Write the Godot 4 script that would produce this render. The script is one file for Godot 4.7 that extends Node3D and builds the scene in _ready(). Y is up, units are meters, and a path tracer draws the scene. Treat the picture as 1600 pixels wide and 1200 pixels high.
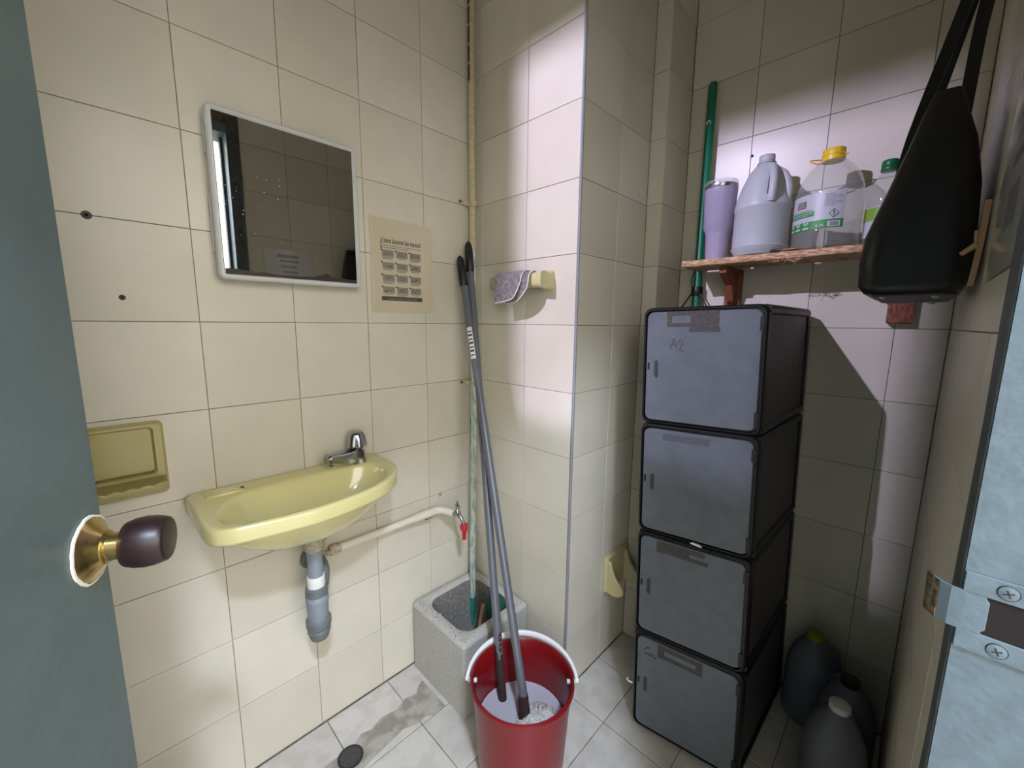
extends Node3D

# ------------------------------------------------------------------ mesh helpers
class MB:
	var st := SurfaceTool.new()
	var flat := 4294967295
	func _init() -> void:
		st.begin(Mesh.PRIMITIVE_TRIANGLES)
	func v(p: Vector3, uv: Vector2) -> void:
		st.set_uv(uv)
		st.add_vertex(p)
	# corners counter-clockwise as seen from outside
	func quad(a: Vector3, b: Vector3, c: Vector3, d: Vector3, group: int = -1, u: Rect2 = Rect2(0, 0, 1, 1)) -> void:
		st.set_smooth_group(flat if group < 0 else group)
		var e := u.end
		v(a, Vector2(u.position.x, e.y)); v(c, Vector2(e.x, u.position.y)); v(b, Vector2(e.x, e.y))
		v(a, Vector2(u.position.x, e.y)); v(d, Vector2(u.position.x, u.position.y)); v(c, Vector2(e.x, u.position.y))
	func tri(a: Vector3, b: Vector3, c: Vector3, group: int = -1) -> void:
		st.set_smooth_group(flat if group < 0 else group)
		v(a, Vector2(0, 0)); v(c, Vector2(1, 1)); v(b, Vector2(1, 0))
	func cap(ring: PackedVector3Array, flip: bool = false) -> void:
		var c := Vector3.ZERO
		for p in ring:
			c += p
		c /= ring.size()
		for i in ring.size():
			var a := ring[i]
			var b := ring[(i + 1) % ring.size()]
			if flip:
				tri(c, b, a)
			else:
				tri(c, a, b)
	# rings counter-clockwise seen from the last ring's side; groups[i] is the smooth group of band i
	func loft(rings: Array, caps: bool = true, groups: Array = [], closed: bool = true) -> void:
		for i in rings.size() - 1:
			var A: PackedVector3Array = rings[i]
			var B: PackedVector3Array = rings[i + 1]
			var n := A.size()
			var g: int = groups[i] if groups.size() > i else 0
			for k in (n if closed else n - 1):
				var k2 := (k + 1) % n
				quad(A[k], A[k2], B[k2], B[k], g, Rect2(float(k) / n, float(i) / rings.size(), 1.0 / n, 1.0 / rings.size()))
		if caps:
			cap(rings[0], true)
			cap(rings[rings.size() - 1])
	func box(c: Vector3, s: Vector3, b: float = 0.0) -> void:
		var h := s / 2.0
		if b <= 0.0:
			b = minf(0.0005, minf(h.x, minf(h.y, h.z)) * 0.3)
		var R := func(y: float, i: float) -> PackedVector3Array:
			return PackedVector3Array([c + Vector3(-h.x + i, y, h.z - i), c + Vector3(h.x - i, y, h.z - i), c + Vector3(h.x - i, y, -h.z + i), c + Vector3(-h.x + i, y, -h.z + i)])
		loft([R.call(-h.y, b), R.call(-h.y + b, 0.0), R.call(h.y - b, 0.0), R.call(h.y, b)], true, [-1, -1, -1])
	func lathe(prof: Array, seg: int = 32, at: Vector3 = Vector3.ZERO, axis: Basis = Basis.IDENTITY, caps: bool = true, flute = null) -> void:
		var rings := []
		for p in prof:
			var r := PackedVector3Array()
			for k in seg:
				var a := TAU * k / seg
				var rr: float = p.x
				if flute != null:
					rr *= flute.call(a, p.y)
				r.append(at + axis * Vector3(cos(a) * rr, p.y, -sin(a) * rr))
			rings.append(r)
		var gs := []
		var g := 1
		for i in prof.size() - 1:
			if i > 0:
				var d0: Vector2 = (prof[i] - prof[i - 1])
				var d1: Vector2 = (prof[i + 1] - prof[i])
				if absf(d0.angle_to(d1)) > 0.75:
					g += 1
			gs.append(g)
		loft(rings, caps, gs)
	func tube(pts: Array, rad, seg: int = 12, caps: bool = true) -> void:
		var rings := []
		var n := pts.size()
		var t0: Vector3 = (pts[1] - pts[0]).normalized()
		var up := Vector3.UP if absf(t0.y) < 0.9 else Vector3.RIGHT
		var x := up.cross(t0).normalized()
		for i in n:
			var t: Vector3
			if i == 0:
				t = t0
			elif i == n - 1:
				t = (pts[i] - pts[i - 1]).normalized()
			else:
				t = ((pts[i + 1] - pts[i]).normalized() + (pts[i] - pts[i - 1]).normalized()).normalized()
			x = (x - t * x.dot(t)).normalized()
			var y := t.cross(x)
			var r: float = rad if rad is float else rad[i]
			var ring := PackedVector3Array()
			for k in seg:
				var a := TAU * k / seg
				ring.append(pts[i] + (x * cos(a) + y * sin(a)) * r)
			rings.append(ring)
		loft(rings, caps, range(n).map(func(_i): return 1))
	# flat strap along points: width along side vector, given thickness
	func strap(pts: Array, side: Vector3, w: float, th: float) -> void:
		var rings := []
		for i in pts.size():
			var t: Vector3 = (pts[mini(i + 1, pts.size() - 1)] - pts[maxi(i - 1, 0)]).normalized()
			var s := (side - t * side.dot(t)).normalized()
			var nn := t.cross(s)
			var P: Vector3 = pts[i]
			rings.append(PackedVector3Array([P - s * w / 2 - nn * th / 2, P + s * w / 2 - nn * th / 2, P + s * w / 2 + nn * th / 2, P - s * w / 2 + nn * th / 2]))
		loft(rings, true, range(pts.size()).map(func(_i): return -1))
	# polygon (counter-clockwise in x right, y up) extruded from z0 to z1 in the frame b
	func prism(poly: PackedVector2Array, z0: float, z1: float, b: Transform3D = Transform3D.IDENTITY, bev: float = 0.0, smooth: int = -1) -> void:
		if Geometry2D.is_polygon_clockwise(poly):
			pass
		var area := 0.0
		for i in poly.size():
			area += poly[i].cross(poly[(i + 1) % poly.size()])
		var pl := poly.duplicate()
		if area < 0:
			pl.reverse()
		var ring := func(z: float, ins: float) -> PackedVector3Array:
			var r := PackedVector3Array()
			for i in pl.size():
				var p: Vector2 = pl[i]
				if ins > 0:
					var a: Vector2 = (pl[i] - pl[i - 1]).normalized()
					var c: Vector2 = (pl[(i + 1) % pl.size()] - pl[i]).normalized()
					var nn := Vector2(-(a + c).y, (a + c).x).normalized()
					p += nn * ins
				r.append(b * Vector3(p.x, p.y, z))
			return r
		var rings := []
		var gs := []
		if bev > 0:
			rings = [ring.call(z0, bev), ring.call(z0 + bev, 0.0), ring.call(z1 - bev, 0.0), ring.call(z1, bev)]
			gs = [smooth, smooth, smooth]
		else:
			rings = [ring.call(z0, 0.0), ring.call(z1, 0.0)]
			gs = [smooth]
		loft(rings, false, gs)
		var idx := Geometry2D.triangulate_polygon(pl)
		for which in [0, rings.size() - 1]:
			var r: PackedVector3Array = rings[which]
			for i in range(0, idx.size(), 3):
				var A := pl[idx[i]]
				var B := pl[idx[i + 1]]
				var C := pl[idx[i + 2]]
				var ccw := (B - A).cross(C - A) > 0
				if ccw == (which != 0):
					tri(r[idx[i]], r[idx[i + 1]], r[idx[i + 2]])
				else:
					tri(r[idx[i]], r[idx[i + 2]], r[idx[i + 1]])
	func done() -> ArrayMesh:
		st.generate_normals()
		st.index()
		return st.commit()

func rrect(w: float, h: float, r: float, n: int = 5) -> PackedVector2Array:
	var out := PackedVector2Array()
	for c in [[w / 2 - r, h / 2 - r, 0.0], [-w / 2 + r, h / 2 - r, PI / 2], [-w / 2 + r, -h / 2 + r, PI], [w / 2 - r, -h / 2 + r, PI * 1.5]]:
		for k in n + 1:
			var a: float = c[2] + PI / 2 * k / n
			out.append(Vector2(c[0] + cos(a) * r, c[1] + sin(a) * r))
	return out

func arc(c: Vector3, x: Vector3, y: Vector3, a0: float, a1: float, n: int) -> Array:
	var o := []
	for i in n + 1:
		var a := lerpf(a0, a1, float(i) / n)
		o.append(c + x * cos(a) + y * sin(a))
	return o

func curve(pts: Array, n: int = 8) -> Array:        # Catmull-Rom through the points
	var o := []
	for i in pts.size() - 1:
		var p0 = pts[maxi(i - 1, 0)]
		var p3 = pts[mini(i + 2, pts.size() - 1)]
		for k in n:
			o.append(pts[i].cubic_interpolate(pts[i + 1], p0, p3, float(k) / n))
	o.append(pts[-1])
	return o

# ------------------------------------------------------------------ scene helpers
var used := {}
func numbered(s: String) -> String:
	var n: int = used.get(s, 0)
	used[s] = n + 1
	return s if n == 0 else "%s_%03d" % [s, n]

func tag(o: Node, label: String, category: String = "", group: String = "", kind: String = "") -> Node:
	if label: o.set_meta("label", label)
	if category: o.set_meta("category", category)
	if group: o.set_meta("group", group)
	if kind: o.set_meta("kind", kind)
	return o

func thing(called: String, label: String, category: String, at: Vector3 = Vector3.ZERO, turn: float = 0.0, group: String = "", kind: String = "") -> Node3D:
	var o := Node3D.new()
	o.name = numbered(called)
	add_child(o, true)
	o.position = at
	o.rotation.y = turn
	tag(o, label, category, group, kind)
	return o

func obj(called: String, mesh: Mesh, m: Material, parent: Node = null, at: Vector3 = Vector3.ZERO) -> MeshInstance3D:
	var o := MeshInstance3D.new()
	o.mesh = mesh
	o.material_override = m
	o.position = at
	o.name = numbered(called) if parent == null else called
	(self if parent == null else parent).add_child(o, true)
	return o

func mat(c: Color, rough: float = 0.6, metal: float = 0.0, spec: float = 0.5) -> StandardMaterial3D:
	var m := StandardMaterial3D.new()
	m.albedo_color = c
	m.roughness = rough
	m.metallic = metal
	m.metallic_specular = spec
	return m

func rgb(r: int, g: int, b: int) -> Color:
	return Color8(r, g, b)

func noise_tex(freq: float, oct: int, c0: Color, c1: Color, seed_: int, normal: bool = false, strength: float = 4.0, kind: int = FastNoiseLite.TYPE_SIMPLEX_SMOOTH, lo: float = 0.0, hi: float = 1.0) -> NoiseTexture2D:
	var n := FastNoiseLite.new()
	n.noise_type = kind
	n.seed = seed_
	n.frequency = freq
	n.fractal_octaves = oct
	var t := NoiseTexture2D.new()
	t.width = 512
	t.height = 512
	t.seamless = true
	t.noise = n
	if normal:
		t.as_normal_map = true
		t.bump_strength = strength
	else:
		var g := Gradient.new()
		g.set_color(0, c0)
		g.set_color(1, c1)
		g.set_offset(0, lo)
		g.set_offset(1, hi)
		t.color_ramp = g
	return t

# material whose colour wanders between two tones, in world space
func mottled(c0: Color, c1: Color, rough: float, scale: float, seed_: int, freq: float = 0.012, bump: float = 0.0, lo: float = 0.3, hi: float = 0.7, stretch: Vector3 = Vector3.ONE) -> StandardMaterial3D:
	var m := mat(Color.WHITE, rough)
	m.albedo_texture = noise_tex(freq, 4, c0, c1, seed_, false, 4.0, FastNoiseLite.TYPE_SIMPLEX_SMOOTH, lo, hi)
	m.uv1_triplanar = true
	m.uv1_world_triplanar = true
	m.uv1_scale = stretch * scale
	if bump > 0:
		m.normal_enabled = true
		m.normal_texture = noise_tex(freq * 3.0, 4, c0, c1, seed_ + 7, true, bump)
	return m

var M := {}
const TILE_Y0 := 0.0022

func make_materials() -> void:
	M.tile = []
	var tones := [rgb(215, 208, 191), rgb(0, 0, 0), rgb(0, 0, 0), rgb(0, 0, 0)]
	for i in 4:
		var t := mottled(tones[i], tones[i].darkened(0.014), 0.32, 1.4, 11, 0.008)
		t.metallic_specular = 0.42
		if i > 0:
			t.albedo_texture = M.tile[0].albedo_texture
			t.albedo_color = Color(1.0 - 0.012 * i, 1.0 - 0.012 * i, 1.0 - 0.016 * i)
		M.tile.append(t)
	M.floor_tile = []
	var ft := noise_tex(0.012, 5, rgb(196, 191, 181), rgb(207, 202, 193), 31, false, 4, FastNoiseLite.TYPE_SIMPLEX_SMOOTH, 0.25, 0.6)
	for i in 3:
		var t := mat(Color(1 - 0.02 * i, 1 - 0.02 * i, 1 - 0.02 * i), 0.38)
		t.albedo_texture = ft
		t.uv1_triplanar = true
		t.uv1_world_triplanar = true
		t.uv1_scale = Vector3.ONE * 2.1
		M.floor_tile.append(t)
	M.grout = mottled(rgb(112, 103, 88), rgb(132, 123, 106), 0.9, 3.0, 5, 0.02)
	M.floor_grout = mottled(rgb(96, 88, 76), rgb(130, 122, 108), 0.9, 3.0, 6, 0.02)
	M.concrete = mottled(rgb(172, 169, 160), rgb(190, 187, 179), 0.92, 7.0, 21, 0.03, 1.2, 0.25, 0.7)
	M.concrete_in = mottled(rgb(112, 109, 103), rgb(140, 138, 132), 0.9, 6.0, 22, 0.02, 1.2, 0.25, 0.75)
	M.pit = mat(rgb(70, 66, 60), 0.95)
	M.cement = mottled(rgb(146, 138, 124), rgb(172, 167, 156), 0.8, 2.0, 23, 0.015, 0.6, 0.3, 0.65)
	M.plaster = mat(rgb(184, 176, 158), 0.85)
	M.ceiling = mat(rgb(205, 198, 182), 0.9)
	M.white_plastic = mat(rgb(206, 206, 204), 0.4)
	M.handle_white = mat(rgb(236, 236, 236), 0.4)
	M.mirror = mat(rgb(214, 216, 214), 0.015, 1.0)
	M.mirror_rot = mat(rgb(48, 36, 28), 0.6)
	M.yellow = mat(rgb(216, 207, 148), 0.16)
	M.yellow.clearcoat_enabled = true
	M.yellow.clearcoat = 0.5
	M.yellow.clearcoat_roughness = 0.08
	M.cream = mat(rgb(196, 186, 140), 0.2)
	M.soap = mat(rgb(176, 165, 108), 0.18)
	M.chrome = mat(rgb(170, 172, 175), 0.14, 1.0)
	M.steel = mat(rgb(180, 180, 182), 0.28, 1.0)
	M.pvc = mat(rgb(137, 144, 152), 0.45)
	M.pvc_dark = mat(rgb(104, 112, 112), 0.5)
	M.tape = mat(rgb(228, 228, 224), 0.6)
	M.scum = mottled(rgb(140, 128, 108), rgb(196, 186, 164), 0.7, 9.0, 25, 0.03)
	M.pipe_white = mat(rgb(222, 216, 196), 0.38)
	M.pipe_dirty = mottled(rgb(150, 138, 112), rgb(206, 196, 166), 0.6, 6.0, 26, 0.02)
	M.pipe_cream = mottled(rgb(186, 172, 138), rgb(204, 190, 156), 0.5, 6.0, 27, 0.02)
	M.rust = mottled(rgb(62, 42, 28), rgb(120, 88, 60), 0.85, 12.0, 28, 0.03)
	M.pipe_teal = mottled(rgb(150, 176, 162), rgb(212, 218, 206), 0.55, 1.0, 29, 0.02, 0.0, 0.35, 0.55, Vector3(9, 1.6, 9))
	M.teal = mottled(rgb(34, 132, 112), rgb(70, 160, 140), 0.5, 6.0, 30, 0.02)
	M.red_plastic = mat(rgb(196, 36, 44), 0.35)
	M.bucket = mat(rgb(118, 14, 20), 0.3)
	M.bucket.subsurf_scatter_enabled = true
	M.bucket.subsurf_scatter_strength = 0.04
	M.water = mat(rgb(190, 188, 196), 0.12)
	M.mop = mottled(rgb(186, 182, 174), rgb(240, 237, 230), 0.95, 8.0, 33, 0.02, 3.0)
	M.pole = mat(rgb(106, 108, 115), 0.33, 0.2)
	M.pole_rust = mottled(rgb(36, 22, 19), rgb(66, 42, 35), 0.8, 14.0, 34, 0.03)
	M.black_plastic = mat(rgb(22, 22, 23), 0.45)
	M.locker_black = mat(rgb(11, 10, 12), 0.42)
	M.locker_side = mat(rgb(68, 64, 67), 0.5)
	M.locker_door = mottled(rgb(91, 97, 103), rgb(97, 103, 109), 0.42, 3.0, 35, 0.01)
	M.tape_old = mottled(rgb(58, 58, 58), rgb(72, 72, 72), 0.7, 5.0, 36, 0.03)
	M.tape_brown = mottled(rgb(62, 56, 53), rgb(80, 74, 70), 0.7, 5.0, 37, 0.03)
	M.slot_green = mat(rgb(50, 56, 54), 0.5)
	M.ink = mat(rgb(48, 48, 54), 0.7)
	M.ink_red = mat(rgb(98, 84, 90), 0.7)
	M.wood = mottled(rgb(122, 74, 44), rgb(196, 140, 96), 0.7, 2.0, 38, 0.03, 2.0, 0.3, 0.65, Vector3(0.4, 6, 4))
	M.wood_edge = mottled(rgb(160, 112, 76), rgb(220, 186, 148), 0.75, 2.0, 39, 0.03, 2.0, 0.3, 0.65, Vector3(1.2, 6, 4))
	M.wood_red = mottled(rgb(104, 54, 28), rgb(150, 88, 52), 0.6, 2.0, 40, 0.03, 0.0, 0.3, 0.65, Vector3(6, 1, 6))
	M.lavender = mat(rgb(164, 155, 180), 0.35)
	M.lid_clear = mat(Color(0.85, 0.87, 0.9, 0.18), 0.06)
	M.lid_clear.transparency = BaseMaterial3D.TRANSPARENCY_ALPHA
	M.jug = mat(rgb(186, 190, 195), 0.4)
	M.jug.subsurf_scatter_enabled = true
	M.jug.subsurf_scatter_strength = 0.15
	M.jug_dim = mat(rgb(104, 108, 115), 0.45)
	M.pet = mat(Color(0.82, 0.86, 0.84, 0.16), 0.05)
	M.pet.transparency = BaseMaterial3D.TRANSPARENCY_ALPHA
	M.cap_yellow = mat(rgb(232, 196, 36), 0.4)
	M.cap_ring = mat(rgb(214, 160, 40), 0.4)
	M.cap_green = mat(rgb(24, 104, 56), 0.4)
	M.cap_lime = mat(rgb(140, 150, 40), 0.5)
	M.cap_dark = mat(rgb(20, 42, 30), 0.5)
	M.label_white = mat(rgb(192, 194, 198), 0.4)
	M.label_green = mat(rgb(52, 142, 66), 0.45)
	M.label_lime = mat(rgb(130, 170, 60), 0.45)
	M.label_grey = mat(rgb(150, 152, 158), 0.5)
	M.label_brown = mat(rgb(112, 100, 82), 0.5)
	M.green_pole = mat(rgb(10, 112, 80), 0.38)
	M.leather = mat(rgb(10, 10, 13), 0.4)
	M.leather.normal_enabled = true
	M.leather.normal_texture = noise_tex(0.05, 3, Color.BLACK, Color.WHITE, 44, true, 0.5)
	M.leather.uv1_triplanar = true
	M.leather.uv1_scale = Vector3.ONE * 12.0
	M.leather_edge = mat(rgb(64, 62, 64), 0.6)
	M.stud = mat(rgb(200, 196, 188), 0.3, 0.9)
	M.door = mottled(rgb(83, 98, 100), rgb(87, 102, 104), 0.42, 2.0, 45, 0.01, 0.8)
	M.jamb = mottled(rgb(92, 107, 115), rgb(99, 115, 123), 0.45, 3.0, 46, 0.02, 0.5)
	M.jamb_grey = mottled(rgb(62, 70, 73), rgb(76, 83, 85), 0.5, 5.0, 47, 0.01, 1.0)
	M.casing = mottled(rgb(150, 147, 138), rgb(164, 160, 150), 0.55, 4.0, 48, 0.01)
	M.brass = mat(rgb(196, 172, 112), 0.25, 1.0)
	M.brass_worn = mottled(rgb(66, 50, 32), rgb(150, 128, 88), 0.35, 7.0, 49, 0.03, 1.0)
	M.brass_worn.metallic = 0.8
	M.knob_wood = mottled(rgb(27, 14, 14), rgb(46, 28, 27), 0.4, 3.0, 50, 0.03, 0.0, 0.3, 0.7, Vector3(3, 14, 3))
	M.paint_chip = mat(rgb(226, 222, 206), 0.6)
	M.hole = mat(rgb(22, 14, 12), 0.9)
	M.paper = mat(rgb(214, 200, 170), 0.55)
	M.sheet = mat(rgb(200, 188, 162), 0.2)
	M.print_dark = mat(rgb(74, 70, 62), 0.6)
	M.print_mid = mat(rgb(136, 130, 116), 0.6)
	M.film = mat(Color(0.93, 0.93, 0.9, 0.10), 0.08)
	M.film.transparency = BaseMaterial3D.TRANSPARENCY_ALPHA
	M.cloth = mottled(rgb(104, 98, 96), rgb(134, 128, 124), 0.95, 6.0, 51, 0.02, 3.0)
	M.cloth.rim_enabled = true
	M.cloth.rim = 0.4
	M.cloth_hem = mat(rgb(208, 208, 206), 0.9)
	M.scrub = mottled(rgb(14, 62, 44), rgb(34, 104, 74), 0.9, 20.0, 52, 0.03, 5.0)
	M.stick = mat(rgb(164, 132, 100), 0.8)
	M.trim = mat(rgb(132, 136, 142), 0.35)
	M.rubber = mat(rgb(40, 40, 42), 0.7)
	M.drain_slots = mottled(rgb(30, 30, 30), rgb(92, 92, 92), 0.5, 20.0, 53, 0.03)
	M.lamp_glow = mat(rgb(255, 246, 236), 0.5)
	M.lamp_glow.emission_enabled = true
	M.lamp_glow.emission = rgb(255, 246, 236)
	M.lamp_glow.emission_energy_multiplier = 3.0
	M.facade = mat(rgb(224, 222, 214), 0.85)
	M.pane = mat(rgb(90, 104, 116), 0.15)

# ------------------------------------------------------------------ tiled walls
var tile_meshes := {}
func tile_mesh(w: float, h: float, bev: float = 0.0009) -> Mesh:
	var key := "%d_%d" % [roundi(w * 2000), roundi(h * 2000)]
	if not tile_meshes.has(key):
		var b := MB.new()
		b.prism(PackedVector2Array([Vector2(-w / 2, -h / 2), Vector2(w / 2, -h / 2), Vector2(w / 2, h / 2), Vector2(-w / 2, h / 2)]), -0.006, 0.0, Transform3D.IDENTITY, bev)
		tile_meshes[key] = b.done()
	return tile_meshes[key]

var rng := RandomNumberGenerator.new()

# wall in its own frame: u along us, v up, normal out of the tiles; holes is a list of slab boxes (u0,u1,v0,v1)
func tile_wall(called: String, label: String, origin: Vector3, u: Vector3, n: Vector3, us: Array, top: float, slabs: Array, th: float = 0.1) -> MeshInstance3D:
	var sl := MB.new()
	for s in slabs:
		sl.box(Vector3((s[0] + s[1]) / 2, (s[2] + s[3]) / 2, -th / 2 - 0.0022), Vector3(s[1] - s[0], s[3] - s[2], th))
	var w := obj(called, sl.done(), M.grout)
	tag(w, label, "wall", "", "structure")
	w.transform = Transform3D(Basis(u, Vector3.UP, n), origin)
	var rows := int(ceil((top - TILE_Y0) / 0.2))
	for i in us.size() - 1:
		var u0: float = us[i]
		var u1: float = us[i + 1]
		for r in rows:
			var v0 := TILE_Y0 + 0.2 * r
			var v1 := minf(v0 + 0.2, top)
			var g := 0.0013
			var t := obj("tile", tile_mesh(u1 - u0 - g, v1 - v0 - g), M.tile[rng.randi() % 4], w)
			t.position = Vector3((u0 + u1) / 2, (v0 + v1) / 2, rng.randf_range(-0.0004, 0.0002))
			t.rotation = Vector3(rng.randf_range(-0.0016, 0.0016), rng.randf_range(-0.0016, 0.0016), 0)
	return w

func plain(called: String, label: String, boxes: Array, m: Material, category: String, parent: Node = null) -> MeshInstance3D:
	var b := MB.new()
	for q in boxes:
		b.box((Vector3(q[0], q[2], q[4]) + Vector3(q[1], q[3], q[5])) / 2, Vector3(q[1] - q[0], q[3] - q[2], q[5] - q[4]))
	var o := obj(called, b.done(), m, parent)
	if parent == null:
		tag(o, label, category, "", "structure")
	return o

func text(s: String, size: float, depth: float, bold: bool = true) -> TextMesh:
	var t := TextMesh.new()
	var f := SystemFont.new()
	f.font_names = PackedStringArray(["Droid Sans"])
	f.font_weight = 700 if bold else 400
	t.font = f
	t.text = s
	t.font_size = 32
	t.pixel_size = size / 32.0
	t.depth = depth
	return t

func _ready() -> void:
	rng.seed = 12
	# --- camera
	var cam := Camera3D.new()
	cam.name = "camera"
	add_child(cam)
	cam.position = Vector3(1.1482, 1.2080, 0.9673)
	cam.basis = Basis.from_euler(Vector3(-0.1498, 0.7766, 0.0105))
	cam.fov = rad_to_deg(2.0 * atan(600.0 / 635.6))
	cam.near = 0.02
	cam.current = true
	# --- sky and exposure
	var we := WorldEnvironment.new()
	we.name = "surroundings"
	var env := Environment.new()
	var sky := Sky.new()
	var sm := ProceduralSkyMaterial.new()
	sm.sky_top_color = rgb(225, 224, 220)
	sm.sky_horizon_color = rgb(236, 233, 226)
	sm.ground_bottom_color = rgb(150, 148, 142)
	sm.ground_horizon_color = rgb(190, 190, 188)
	sm.sun_angle_max = 0.0
	sky.sky_material = sm
	env.background_mode = Environment.BG_SKY
	env.sky = sky
	env.background_energy_multiplier = 5.8
	env.tonemap_mode = Environment.TONE_MAPPER_LINEAR
	env.tonemap_exposure = 1.38
	env.sdfgi_enabled = true
	env.ssao_enabled = true
	env.ssil_enabled = true
	we.environment = env
	add_child(we)
	# --- the two lamps: one on the gallery ceiling outside the door, one in the hall behind the high opening
	gallery_lamp(Vector3(2.0, 2.74, 1.25), 0.20, 6.7)
	hall_lamp(Vector3(0.0, 2.50, 1.9), 4.4)
	make_materials()
	room()
	door_and_frame()
	outside()
	lockers()
	sink()
	tub_and_pipes()
	bucket_and_mops()
	wall_fittings()
	shelf_things()
	bag_and_right_wall()
	floor_things()
	far_wall_bits()

func gallery_lamp(at: Vector3, s: float, energy: float) -> void:
	var t := thing("gallery_lamp", "square white ceiling panel lamp in the gallery outside the doorway", "lamp", at)
	var b := MB.new()
	b.box(Vector3(0, 0.005, 0), Vector3(s + 0.03, 0.03, s + 0.03), 0.004)
	obj("housing", b.done(), mat(rgb(230, 230, 228), 0.5), t)
	var g := MB.new()
	g.box(Vector3(0, -0.0125, 0), Vector3(s, 0.004, s), 0.001)
	var gm := mat(rgb(255, 252, 246), 0.5)
	gm.emission_enabled = true
	gm.emission = rgb(255, 250, 240)
	gm.emission_energy_multiplier = 3.0
	obj("glowing_panel", g.done(), gm, t)
	var l := AreaLight3D.new()
	l.name = "lamp_light"
	l.area_size = Vector2(s, s)
	l.light_color = rgb(214, 228, 255)
	l.light_energy = energy
	l.area_normalize_energy = true
	l.area_range = 12.0
	l.area_attenuation = 2.0
	l.shadow_enabled = true
	t.add_child(l)
	l.position = Vector3(0, -0.018, 0)
	l.rotation = Vector3(-PI / 2, 0, 0)

func hall_lamp(at: Vector3, energy: float) -> void:
	var t := thing("hall_lamp", "small round bulb on a cord in the hall behind the high opening", "lamp", at)
	var b := MB.new()
	b.lathe([Vector2(0.001, -0.02), Vector2(0.010, -0.017), Vector2(0.017, -0.006), Vector2(0.017, 0.006), Vector2(0.014, 0.018), Vector2(0.013, 0.03)], 20)
	var gm := mat(rgb(255, 250, 250), 0.5)
	gm.emission_enabled = true
	gm.emission = rgb(255, 240, 246)
	gm.emission_energy_multiplier = 3.0
	obj("bulb", b.done(), gm, t)
	var c := MB.new()
	c.lathe([Vector2(0.014, 0.03), Vector2(0.017, 0.034), Vector2(0.017, 0.07), Vector2(0.006, 0.08), Vector2(0.003, 0.085), Vector2(0.003, 0.374)], 14)
	obj("socket", c.done(), mat(rgb(40, 40, 40), 0.6), t)
	var l := OmniLight3D.new()
	l.name = "bulb_light"
	l.light_color = rgb(222, 214, 255)
	l.light_energy = energy
	l.light_size = 0.02
	l.omni_range = 12.0
	l.omni_attenuation = 2.0
	l.shadow_enabled = true
	t.add_child(l)

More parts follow.
